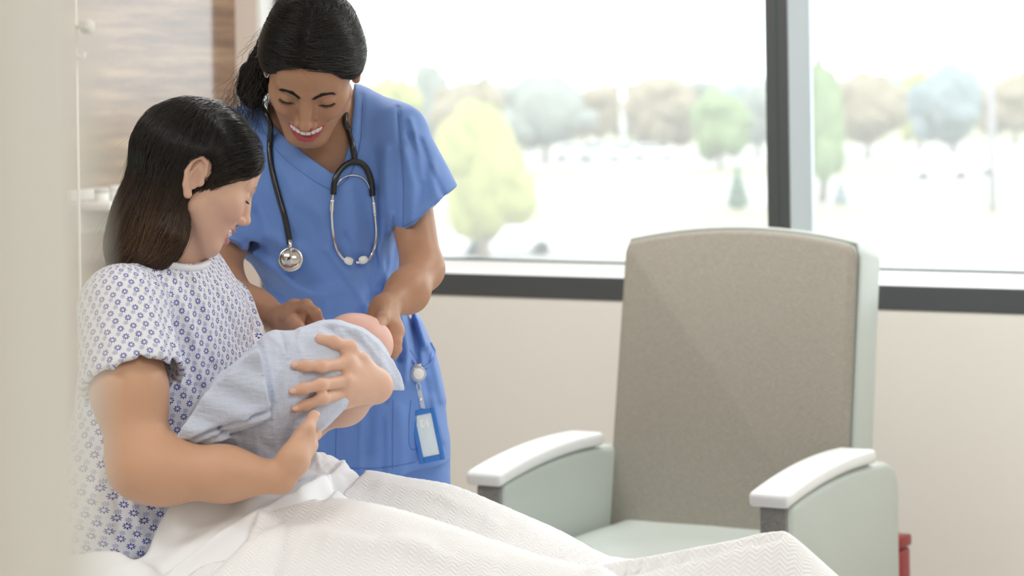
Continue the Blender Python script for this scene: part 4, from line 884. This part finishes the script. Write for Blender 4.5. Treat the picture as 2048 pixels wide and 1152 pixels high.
for c_, R_, r_ in wn_: obj('fingernail', ((ico(2)[0] * r_) @ R_.T + c_, ico(2)[1]), 'nail', woman)
obj('eyelashes', strands(wh.lashes(26, .0065, rng), .00040, .00015), 'lash', woman, kind='stuff')
for s in (-1, 1): obj('lash_line', tube(wh.lid_line(s), np.sin(np.linspace(.15, math.pi - .15, 15)) * .0009 + .0002, 6), 'lash', woman)
# --- hair: cap over the skull, long fall down the back
hs2 = SDF(); E_ = lambda p, r: ell(wh.w(*p), np.array(r) * .97, WR)
hs2.u(E_((0, -.014, .049), (.0775, .094, .0815)), .01).u(E_((0, .021, .049), (.0665, .0715, .0635)), .02)
hs2.i(plane(wh.w(0, .086, .070), WR @ np.array([0, .77, -.64])), .014)
hs2.u(chain([wh.w(0, -.055, .03), P(338, 380, 3.925), P(305, 450, 3.91), P(280, 500, 3.90)], [.068, .058, .054, .050], .04), .03)
hs2.u(chain([wh.w(.055, -.045, .035), P(345, 400, 3.87), P(335, 470, 3.855), P(316, 510, 3.85)], [.030, .026, .026, .022], .02), .02)
hs2.s(ell(wh.w(.090, -.020, .004), (.028, .028, .042), WR), .006).s(ell(wh.w(.088, .016, -.034), (.034, .034, .032), WR), .006)
hs2.u(chain([wh.w(-.060, .055, .030), wh.w(-.068, .050, -.015), wh.w(-.066, .02, -.06)], [.014, .011, .009], .01), .01)
hs2.d(lambda p: (vnoise(p * np.array([1, 1, .3]), 75, 2) * .0028).astype(f32))
hv2, hF2 = mesh_sdf(hs2, P(170, 560, 3.9) + (0, -.2, 0), P(560, 170, 3.9) + (0, .2, 0), .003)
whair = obj('hair', (hv2, hF2), 'hair_base', woman, label='long straight hair, dark at the crown and brown at the ends')
def wdir(p, t):
    l = wh.local(p); fr = sstep(l[:, 1] + l[:, 2] * .35, -.02, .06)[:, None]; x, y, d = unproject(p)
    a = np.array([.35, -.72, -.55]) @ WR.T; side = np.where(l[:, 0] > -.02, 1, -1)[:, None]; a = a * np.ones((len(p), 1)); a[:, :] = np.stack([.30 * side[:, 0], -.75 + 0 * x, -.55 + 0 * x], 1) @ WR.T
    lo_ = sstep(y, 300, 420)[:, None]; b = np.stack([-.42 + 0 * x, .0 * x, -.90 + 0 * x], 1); bend = sstep(y, 470, 540)[:, None]; b = b + bend * np.array([-.5, 0, .35])
    wv_ = np.stack([vnoise(p, 38, 2) * .22, vnoise(p, 30, 9) * .2, 0 * x], 1) * sstep(y, 330, 470)[:, None]; b = b + wv_
    return (a * fr * (1 - .35 * lo_) + b * (1 - fr * (1 - .35 * lo_)) * .9).astype(f32)
N2 = 7000; sd2 = surface_seeds((hv2, hF2), N2, rng)
pt2 = hair_trace(hs2, sd2, wdir, 24, .0056, f32(.0005) + np.abs(rng.standard_normal(N2)).astype(f32) * f32(.0016), .10, rng)
def clear_of_face(pp):                                            # drop strands that would cross the ear or the cheek
    l = wh.local(pp.reshape(-1, 3)).reshape(pp.shape); ear = (((l - np.array([.088, -.022, .006])) / np.array([.022, .024, .034])) ** 2).sum(2) < 1; fc = (l[..., 1] > .040) & (l[..., 2] < .018) & (l[..., 0] > 0); return ~(ear | fc).any(1)
pt2 = pt2[clear_of_face(pt2)]; N2 = len(pt2); _, yy, _ = unproject(pt2.reshape(-1, 3)); lw = sstep(yy, 300, 520).reshape(N2, 25); hi_ = rng.random(N2)[:, None] ** 3
c0 = np.array([.012, .009, .008]); c1 = np.array([.045, .024, .014]); c2 = np.array([.25, .135, .060]); cc = c0 + (c1 - c0) * lw[..., None] + (c2 - c1) * (lw * hi_)[..., None]
obj('hair_strands', strands(pt2, .00032, .0002), 'hair_strand', whair, col=np.repeat(cc.reshape(-1, 3), 3, 0), kind='stuff')
fly = surface_seeds((hv2, hF2), 260, rng); g_ = grad(hs2, fly); P1 = []
for k in range(260):
    dr = wdir(fly[k:k + 1].astype(f32), 0)[0] * .9 + g_[k] * rng.uniform(.1, .4) + rng.standard_normal(3) * .2; dr /= np.linalg.norm(dr); u = np.linspace(0, 1, 10)[:, None]; ln = rng.uniform(.03, .07)
    P1.append(fly[k] + dr * ln * u - g_[k] * ln * .25 * u ** 2 + rng.standard_normal(3) * .004 * u ** 2)
P1 = np.array(P1); P1 = P1[clear_of_face(P1)]
obj('flyaway_hairs', strands(P1, .00015, .0001), 'hair_strand', whair, col=np.tile((.03, .02, .014), (len(P1) * 10 * 3, 1)), kind='stuff')
# --- gown with a printed flower pattern
m = mat('flower_gown', (.86, .87, .92), .75, sheen=.1, bump=(1500, .10)); n, L, b = nodes_of(m)
uvn = n.new('ShaderNodeUVMap'); sx = n.new('ShaderNodeSeparateXYZ'); L.new(uvn.outputs[0], sx.inputs[0]); M_ = lambda *a: math_node(m, *a)
def flower(ou, ov, rc, rl, tw, k, petal_n=8):
    PU, PV = .0192, .0150; u = M_('ADD', M_('DIVIDE', sx.outputs[0], PU), ou); v0 = M_('ADD', M_('DIVIDE', sx.outputs[1], PV), ov); u = M_('ADD', u, M_('MULTIPLY', M_('FLOOR', v0), .22))
    fu = M_('MULTIPLY', M_('SUBTRACT', M_('FRACT', u), .5), PU); fv = M_('MULTIPLY', M_('SUBTRACT', M_('FRACT', v0), .5), PV)
    r = M_('SQRT', M_('ADD', M_('MULTIPLY', fu, fu), M_('MULTIPLY', fv, fv))); th_ = M_('ARCTAN2', fv, fu); a = M_('MULTIPLY', th_, petal_n / (2 * math.pi)); a = M_('MULTIPLY', M_('SUBTRACT', M_('FRACT', a), .5), 2 * math.pi / petal_n)
    ra_ = M_('DIVIDE', M_('SUBTRACT', r, rc), rl); ta = M_('DIVIDE', M_('MULTIPLY', r, M_('SINE', a)), tw); e = M_('ADD', M_('MULTIPLY', ra_, ra_), M_('MULTIPLY', ta, ta))
    return M_('MULTIPLY', M_('LESS_THAN', e, 1.0), k)
big = flower(0, 0, .0036, .0019, .00095, 1.0); sm_ = flower(.5, .5, .0026, .0015, .00048, 1.0); dot = flower(.5, .5, .0, .0007, .0030, 1.0)
mx1 = n.new('ShaderNodeMix'); mx1.data_type = 'RGBA'; mx1.inputs[6].default_value = (.80, .815, .88, 1); mx1.inputs[7].default_value = (.20, .25, .52, 1); L.new(M_('MAXIMUM', sm_, dot), mx1.inputs[0])
mx2 = n.new('ShaderNodeMix'); mx2.data_type = 'RGBA'; mx2.inputs[7].default_value = (.022, .038, .33, 1); L.new(mx1.outputs[2], mx2.inputs[6]); L.new(big, mx2.inputs[0]); L.new(mx2.outputs[2], b.inputs['Base Color'])
gw = SDF()
gw.u(ell(P(345, 690, 3.95), (.160, .106, .160), RT), .03).u(cone(P(246, 606, 3.80), P(436, 614, 4.10), .058, .053), .04).u(ell(P(318, 840, 3.92), (.155, .118, .165), RT), .05).u(ell(P(258, 1010, 3.87), (.165, .125, .13), RT), .05)
gw.u(cone(P(366, 546, 3.985), P(350, 605, 3.95), .060, .088), .03)
gs = SDF().u(cone(P(246, 622, 3.77), P(268, 775, 3.705), .069, .080), .01); gs.i(plane(P(266, 762, 3.705), P(268, 775, 3.705) - P(246, 622, 3.77) + RIGHT * .008), .004); gs.s(cone(P(254, 670, 3.75), P(275, 830, 3.68), .052, .0755), .004)
gw.u(gs, .018)
gl_ = SDF().u(cone(P(443, 632, 4.10), P(492, 765, 4.06), .056, .066), .01); gw.u(gl_, .02)
gw.s(cone(P(346, 556, 3.935), wh.w(.005, -.030, -.055), .042, .054), .004)
GF = [([(300, 560), (330, 640), (350, 740), (352, 800)], 9, -.006), ([(390, 560), (420, 640), (430, 720)], 9, .005), ([(420, 560), (460, 640), (480, 690)], 8, -.004), ([(350, 560), (385, 660), (400, 760)], 10, .005), ([(200, 640), (225, 700), (228, 755)], 9, .005), ([(270, 680), (285, 720), (290, 755)], 8, -.004), ([(180, 600), (200, 660)], 9, -.004), ([(318, 690), (345, 740), (362, 770)], 6, .004),
      ([(450, 560), (485, 610), (510, 650)], 7, .004), ([(225, 960), (240, 1020), (235, 1070)], 9, -.005), ([(255, 970), (275, 1030), (285, 1080)], 8, .005), ([(200, 940), (190, 1000)], 10, .004), ([(300, 1000), (320, 1040)], 8, -.004), ([(380, 690), (400, 780)], 12, -.004)]
gw.d(folds(GF)).d(lambda p: (vnoise(p, 34, 3) * .0016).astype(f32))
gw.i(plane((0, 0, .742), -Z), .01)
GV, GFc = mesh_sdf(gw, P(140, 1140, 3.85) + (-.05, -.35, -.02), P(580, 480, 3.85) + (.05, .42, .05), .0032)
def wrap_uv(V_, o, ax, ref, rad, sk):                              # unrolled cloth: angle round the limb or trunk, length along it
    ax = ax / np.linalg.norm(ax); e1 = ref - ax * np.dot(ref, ax); e1 /= np.linalg.norm(e1); e2 = np.cross(ax, e1); q = V_ - o; v = q @ ax; u = np.arctan2(q @ e2, q @ e1) * (rad(v) if callable(rad) else rad); return np.stack([u * math.cos(sk) + v * math.sin(sk), v * math.cos(sk) - u * math.sin(sk)], 1)
tor = wrap_uv(GV, P(330, 760, 3.94), Z + BT * 0, np.array([.35, -.94, 0]), lambda v: .130 + .040 * sstep(-v, .05, .25), .32); slvuv = wrap_uv(GV, P(246, 622, 3.77), P(268, 775, 3.705) - P(246, 622, 3.77), np.array([-.1, -1, 0]), .074, .12)
issl = gs(GV.astype(f32)) < .012; uvG = np.where(issl[:, None], slvuv, tor)
gown = obj('hospital_gown', (GV, GFc), 'flower_gown', woman, uv=uvG, label='white gown printed with small blue flowers'); print('gown', len(GV), time.time() - T0)
mat('gown_binding', (.82, .83, .88), .75, bump=(1200, .2))
GT = bvh(join((GV, GFc), (V, F))); nb_ = np.array([hit(GT, x, y, .0015, 3.9) for x, y in spline([(q[0], q[1], 0) for q in ((330, 531), (346, 532), (366, 536), (388, 537), (404, 533), (416, 525))], 30)[:, :2]])
for _ in range(5): nb_[1:-1] = nb_[1:-1] * .4 + .3 * (nb_[:-2] + nb_[2:])
obj('neck_binding', tube(nb_, .0062, 10), 'gown_binding', gown, label='plain white neck binding')

# ================================================================== BED
BAx = np.array([math.cos(math.radians(13)), -math.sin(math.radians(13)), 0]); BBx = np.array([-BAx[1], BAx[0], 0]); M0 = np.array([-.585, 3.84, 0]); ZM = .735
mat('mattress_green', (.60, .68, .60), .5, bump=(600, .1)); mat('bed_plastic', (.72, .72, .68), .4); mat('bed_metal', (.5, .5, .5), .35, metal=.8); mat('sheet_white', (.89, .915, .95), .75, sheen=.1, bump=(900, .10))
def BD(s, t, z): return M0 + BAx * s + BBx * t + Z * z
bed = thing('hospital_bed', 'hospital bed with a pale green mattress under the seated woman', 'bed', BD(.3, 0, 0))
bax = [BAx, BBx, Z]
obj('mattress', prism([(-.36, ZM - .15), (-.36, ZM), (.22, ZM), (1.27, .63), (1.27, .48), (.22, ZM - .15)], .84, BD(0, 0, 0), BAx, Z, BBx, .03, 4), 'mattress_green', bed)
bd = BAx * -math.cos(math.radians(58)) + Z * math.sin(math.radians(58)); bn = np.cross(BBx, bd)
obj('back_section', box(BD(-.33, 0, ZM - .02) + bd * .33, (.42, .40, .06), [BBx, bd, bn], .03, 4) if False else box(BD(-.36, 0, ZM - .04) + bd * .38, (.36, .42, .06), [bd, BBx, bn], .03, 4), 'mattress_green', bed)
obj('deck', box(BD(.42, 0, .44), (.90, .44, .03), bax, .01), 'bed_plastic', bed); obj('footboard', box(BD(1.36, 0, .48), (.03, .44, .14), bax, .02, 3), 'bed_plastic', bed); obj('undercarriage', box(BD(.42, 0, .30), (.70, .28, .05), bax, .01), 'bed_metal', bed)
for s in (-.2, 1.0): obj('lift_column', box(BD(s, 0, .37), (.05, .12, .06), bax, .01), 'bed_metal', bed)
for s in (-.3, 1.1):
    for t_ in (-.33, .33):
        lg = obj('leg', box(BD(s, t_ * .8, .22), (.03, .03, .10), bax, .006), 'bed_metal', bed); obj('caster', lathe([(.02, -.02), (.065, -.018), (.065, .018), (.02, .02)], BD(s, t_ * .8, .066), BBx, 20), 'gasket', lg)
# --- draped covers: height of the cloth over the legs and lap
RID = [([(600, 935, 3.93), (628, 903, 3.965), (665, 925, 3.96), (705, 946, 3.95), (740, 950, 3.94), (800, 963, 3.92), (885, 979, 3.89), (960, 1011, 3.85), (1030, 1043, 3.80), (1090, 1076, 3.75), (1230, 1140, 3.66)], .050, .62),
       ([(500, 1015, 3.70), (600, 1003, 3.72), (740, 1018, 3.66), (880, 1062, 3.58), (1010, 1104, 3.52), (1180, 1150, 3.46)], .045, .55),
       ([(1150, 1147, 3.62), (1300, 1124, 3.58), (1430, 1098, 3.565), (1520, 1077, 3.555), (1562, 1071, 3.55)], .012, .95),
       ([(450, 984, 3.72), (500, 981, 3.72), (560, 982, 3.73), (615, 955, 3.80)], .030, 1.1),
       ([(300, 1100, 3.665), (318, 1055, 3.675), (345, 1012, 3.685), (385, 992, 3.70), (430, 990, 3.70)], .012, 2.0), ([(300, 1152, 3.60), (400, 1085, 3.63), (500, 1022, 3.67)], .03, 1.2),
       ([(120, 1120, 3.60), (200, 1104, 3.60), (255, 1108, 3.59), (300, 1135, 3.57)], .020, 1.2)]
RP = [(np.array([P(*q) for q in spline(r, 60)]), w_, s_) for r, w_, s_ in RID]
def Hc(x, y):
    p = np.stack([x, y], 1); s = (p - M0[:2]) @ BAx[:2]; t_ = (p - M0[:2]) @ BBx[:2]; z = ZM + .012 - (ZM - .63) * np.clip((s - .22) / 1.05, 0, 1)
    for pts, w_, sl in RP:
        d2 = ((p[:, None, :] - pts[None, :, :2]) ** 2).sum(2); i_ = d2.argmin(1); d = np.sqrt(d2[np.arange(len(p)), i_]); zr = pts[i_, 2] - sl * (np.sqrt(d * d + w_ * w_) - w_); z = smax(z, zr, .018) - .0
    z -= np.maximum(np.abs(t_) - .43, 0) * 3.0 * sstep(np.abs(t_), .42, .46); z = np.maximum(z, .32)
    foot = np.maximum(s - 1.08, 0); z -= 0 * foot
    return z
FLD = [([(660, 1090), (800, 1100), (980, 1140)], 20, .008), ([(540, 1040), (640, 1050), (760, 1080)], 16, -.006), ([(760, 985), (880, 1010), (990, 1062)], 14, .006), ([(700, 975), (840, 1005), (960, 1050)], 10, -.005), ([(350, 1152), (440, 1080), (560, 1010), (680, 965)], 9, .012), ([(300, 1152), (400, 1090), (510, 1020), (620, 975)], 8, -.009), ([(420, 1152), (480, 1090), (560, 1040)], 8, -.008), ([(480, 1010), (560, 1000), (640, 960)], 8, .008), ([(600, 1000), (660, 960), (690, 930)], 8, .008), ([(640, 1010), (690, 965), (720, 948)], 6, -.006),
       ([(300, 1060), (330, 1010), (360, 990)], 12, .006), ([(1240, 1152), (1400, 1118), (1560, 1080)], 6, -.010), ([(1180, 1152), (1330, 1128), (1500, 1095)], 7, .006), ([(880, 1110), (1000, 1152)], 14, -.005), ([(230, 1120), (290, 1100), (330, 1060)], 9, -.006)]
def surf(x, y):                                                   # cloth height with its folds
    z = Hc(x, y); p = np.stack([x, y, z], 1); ux, uy, _ = unproject(p)
    for ln, w_, a_ in FLD: z = z + a_ * np.exp(-(px_seg(ux, uy, ln) / w_) ** 2)
    return z + .0018 * vnoise(p, 22, 5)
def land(px, py):                                                 # where a line of sight meets the cloth
    r = ray(px, py); d = np.linspace(3.35, 4.1, 400); q = CAM + r * d[:, None]; below = q[:, 2] < Hc(q[:, 0], q[:, 1]); i_ = int(np.argmax(below)) if below.any() else 399; return q[i_]
EDGE = np.array([land(*q)[:2] for q in ((728, 956), (690, 984), (645, 1008), (560, 1020), (516, 1040), (492, 1085), (445, 1136))]); o_ = np.argsort(EDGE[:, 1]); EDGE = EDGE[o_]
ys = np.arange(3.30, 4.34, .0055); ex = np.interp(ys, EDGE[:, 1], EDGE[:, 0], left=EDGE[0, 0] - .05); 
for _ in range(10): ex[1:-1] = ex[1:-1] * .5 + .25 * (ex[2:] + ex[:-2])
def drape(name, x0, x1, n, lift, m, label, thick):
    u = np.linspace(0, 1, n)[:, None]; X = x0 * (1 - u) + x1 * u; Y = np.broadcast_to(ys, X.shape); xf, yf = X.ravel(), Y.ravel(); V_ = np.stack([xf, yf, surf(xf, yf) + lift], 1); ny_ = len(ys); idx = np.arange(len(V_)).reshape(n, ny_)
    q = np.stack([idx[:-1, :-1], idx[1:, :-1], idx[1:, 1:], idx[:-1, 1:]], -1).reshape(-1, 4); sb = (V_ - M0) @ BAx; tb = (V_ - M0) @ BBx; ok = (sb > -.33) & (sb < 1.32) & (np.abs(tb) < .50); q = q[ok[q].all(1)]
    used = np.unique(q); mp_ = np.full(len(V_), -1); mp_[used] = np.arange(len(used))
    o = obj(name, (V_[used], mp_[q]), m, label=label, cat='bedding', uv=np.stack([sb, tb], 1)[used]); md = o.modifiers.new('thickness', 'SOLIDIFY'); md.thickness = thick; md.offset = -1; return o
m = mat('blanket_weave', (.89, .90, .92), .8, sheen=.15); n, L, b = nodes_of(m); uvn = n.new('ShaderNodeUVMap'); sx2 = n.new('ShaderNodeSeparateXYZ'); L.new(uvn.outputs[0], sx2.inputs[0]); M_ = lambda *a: math_node(m, *a)
zig = M_('MULTIPLY', M_('ABSOLUTE', M_('SUBTRACT', M_('FRACT', M_('DIVIDE', sx2.outputs[0], .022)), .5)), .016); wv = M_('SINE', M_('MULTIPLY', M_('ADD', sx2.outputs[1], zig), 2 * math.pi / .0065))
bp = n.new('ShaderNodeBump'); bp.inputs['Strength'].default_value = .38; bp.inputs['Distance'].default_value = .0016; L.new(wv, bp.inputs['Height']); L.new(bp.outputs[0], b.inputs['Normal'])
drape('bed_sheet', -.90 + 0 * ys, ex + .05, 190, 0.0, 'sheet_white', 'smooth white sheet gathered in folds across the woman\'s lap', .004)
drape('bed_blanket', ex, 1.02 + 0 * ys, 260, .007, 'blanket_weave', 'white zigzag-woven blanket spread over the woman\'s legs', .007)

# ================================================================== STETHOSCOPE, BADGE
mat('tube_black', (.012, .012, .013), .28, coat=.4); mat('steel', (.80, .80, .80), .16, metal=1.0); mat('ear_tip', (.85, .86, .84), .35); mat('diaphragm', (.70, .68, .66), .12, metal=1.0)
def onN(px, py, off, d0=4.3): return hit(NT, px, py, off, d0)
def run(line, off, n=40, d0=4.28):
    q = spline([(a, b_, 0) for a, b_ in line], n); p = np.array([onN(x, y, off, d0) for x, y in q[:, :2]])
    for _ in range(6): p[1:-1] = p[1:-1] * .4 + .3 * (p[:-2] + p[2:]); 
    return p
st = thing('stethoscope', 'black stethoscope with steel chest piece hanging around the nurse\'s neck', 'stethoscope', onN(640, 420, .01))
RT_ = .0052
lt = run([(541, 262), (539, 300), (545, 345), (557, 392), (570, 436), (577, 470), (580, 488)], RT_ * .9)
rt = np.array([hit(NTB, x, y, RT_ * .9, 4.3) for x, y in ((690, 240), (697, 262), (704, 288), (708, 306), (710, 322))])
nk = [P(541, 250, 4.29), P(531, 222, 4.30), P(535, 205, 4.36), P(570, 195, 4.44), P(640, 190, 4.465), P(690, 195, 4.42), P(694, 215, 4.34)]
obj('tubing', tube(spline(np.vstack([lt[::-4], nk, rt]), 150), RT_, 12), 'tube_black', st)
yk = np.array([onN(x, y, .0058) for x, y in spline([(667, 389, 0), (668, 366, 0), (676, 345, 0), (692, 328, 0), (710, 322, 0), (727, 328, 0), (738, 346, 0), (744, 368, 0), (745, 391, 0)], 36)[:, :2]])
for _ in range(5): yk[1:-1] = yk[1:-1] * .4 + .3 * (yk[:-2] + yk[2:])
obj('yoke', tube(yk, .0052, 12), 'tube_black', st)
BL = [[(666, 388), (664, 405), (664, 440), (668, 478), (677, 505), (688, 519), (697, 524)], [(745, 390), (748, 408), (751, 440), (753, 472), (747, 502), (736, 520), (724, 524), (712, 525)]]
for k, l_ in enumerate(BL):
    p = run(l_, .0050, 40); obj('binaural', tube(p, .0026, 10), 'steel', st); obj('ferrule', tube(p[4:11], .0042, 10), 'steel', st)
    e_ = (698, 522) if k == 0 else (726, 520); c_ = onN(*e_, .008); ax_ = RIGHT * (-.95 if k else .95) * (-1) + UP * (.35 if k == 0 else .3)
    obj('ear_tip', lathe([(.003, -.007), (.0055, -.006), (.0070, -.001), (.0060, .005), (.0035, .008), (.001, .0085)], c_, ax_, 18), 'ear_tip', st, label='white soft ear tip')
sp_ = np.array([onN(x, y, .0035) for x, y in spline([(669, 388, 0), (674, 368, 0), (688, 354, 0), (706, 350, 0), (724, 354, 0), (736, 368, 0), (743, 388, 0)], 30)[:, :2]])
for _ in range(4): sp_[1:-1] = sp_[1:-1] * .4 + .3 * (sp_[:-2] + sp_[2:])
obj('spring', tube(sp_, .0011, 8), 'steel', st)
cc_ = onN(582, 519, .012); nn = -FWD * .97 + UP * .22 + RIGHT * -.05
obj('stem', tube([onN(580, 480, .006), onN(581, 496, .008), cc_ + UP * .012], [.0050, .0036, .0036], 12), 'steel', st)
cp_ = obj('chest_piece', lathe([(.006, -.010), (.017, -.007), (.0205, -.002), (.0208, .002), (.0196, .0042), (.0185, .0042)], cc_, nn, 40), 'steel', st, label='round steel chest piece')
obj('diaphragm', lathe([(.0185, .0030), (.0150, .0060), (.0090, .0082), (.0030, .0094), (.0008, .0096)], cc_, nn, 40), 'diaphragm', cp_); obj('rim', lathe([(.0208, .0), (.0215, .0022), (.0208, .0044), (.0185, .0046)], cc_, nn, 40), 'steel', cp_)

mat('badge_blue', (.035, .19, .60), .35); mat('badge_card', (.72, .83, .88), .3); mat('badge_print', (.90, .93, .94), .4); mat('clear_plastic', (.92, .94, .95), .10, trans=.6); mat('badge_band', (.80, .84, .78), .35)
bt = thing('name_badge', 'blue framed card badge hanging from a clear reel on the scrub pocket', 'badge', onN(852, 870, .01))
rc = onN(836, 748, .010, 4.32); rn = -FWD * .95 + UP * .18 + RIGHT * .25
rl = obj('reel', lathe([(.010, -.006), (.0138, -.005), (.0145, 0), (.0138, .004), (.011, .005)], rc, rn, 32), 'clear_plastic', bt, label='clear retractable reel')
obj('reel_cap', lathe([(.0098, .0048), (.0096, .0068), (.0088, .0074)], rc, rn, 32), 'white_plastic', rl); obj('belt_clip', box(rc + UP * .014 + FWD * .002, (.006, .003, .004), None, .001), 'steel', rl)
s0_ = P(838, 766, 0); d_b = float(rc[1]) - .004
q = lambda px, py, o=0.0: P(px, py, d_b + o)
obj('clip_loop', tube(spline([q(836, 765), q(833, 772), q(836, 780), q(841, 779), q(841, 771), q(838, 765)], 24), .0012, 6), 'clear_plastic', bt)
obj('strap', prism([(-.0042, .016), (.0042, .016), (.0046, -.018), (-.0040, -.018)], .0012, q(842, 797), RIGHT * .97 + UP * -.2, UP * .97 + RIGHT * -.2, -FWD, .0004), 'clear_plastic', bt); obj('snap', lathe([(.0030, 0), (.0030, .0012), (.0016, .0016)], q(841, 799, -.001), -FWD, 16), 'steel', bt)
hc = q(854.5, 871); hu = P(868, 813, 1) - P(819, 823, 1); hu = hu / np.linalg.norm(hu); hv3 = P(843, 818, 1) - P(865, 924, 1); hv3 /= np.linalg.norm(hv3); hn = np.cross(hu, hv3); hn = hn if hn[1] < 0 else -hn; SB = 4.3 / FPX
def bad(x0, x1, y0, y1, t, o): return prism([(x0 * SB, y0 * SB), (x1 * SB, y0 * SB), (x1 * SB, y1 * SB), (x0 * SB, y1 * SB)], t, hc + hn * o, hu, hv3, hn, min(.0010, t * .4))
fr_ = obj('holder_frame', join(bad(-26, -17, -54, 54, .006, 0), bad(17, 26, -54, 54, .006, 0), bad(-17, 17, -54, -42, .006, 0), bad(-17, 17, 44, 54, .006, 0)), 'badge_blue', bt, label='blue plastic badge frame')
obj('holder_back', bad(-25, 25, -53, 53, .002, -.002), 'badge_blue', bt); cd_ = obj('card', bad(-18, 18, -43, 45, .001, .0002), 'badge_card', bt)
def tri(pts, o): return (np.array([hc + hu * x * SB + hv3 * y * SB + hn * o for x, y in pts]), [list(range(len(pts)))])
obj('print_corner', tri([(-17.5, 44.5), (-6, 44.5), (-17.5, 33)], .0009), 'badge_band', cd_, smooth=False); obj('print_corner', tri([(17.5, -42.5), (17.5, -24), (4, -42.5)], .0009), 'badge_band', cd_, smooth=False)
lg_ = lambda x0, x1, y0, y1: tri([(x0, y0), (x1, y0), (x1, y1), (x0, y1)], .0011)
obj('print_logo', join(lg_(-9, -5, 18, 34), lg_(-5, -1, 30, 34), lg_(-5, -1, 18, 22), lg_(-1, 2, 22, 25), lg_(-1, 2, 27, 31), lg_(4, 8, 18, 34), lg_(1.5, 4, 24, 28)), 'badge_print', cd_, smooth=False)
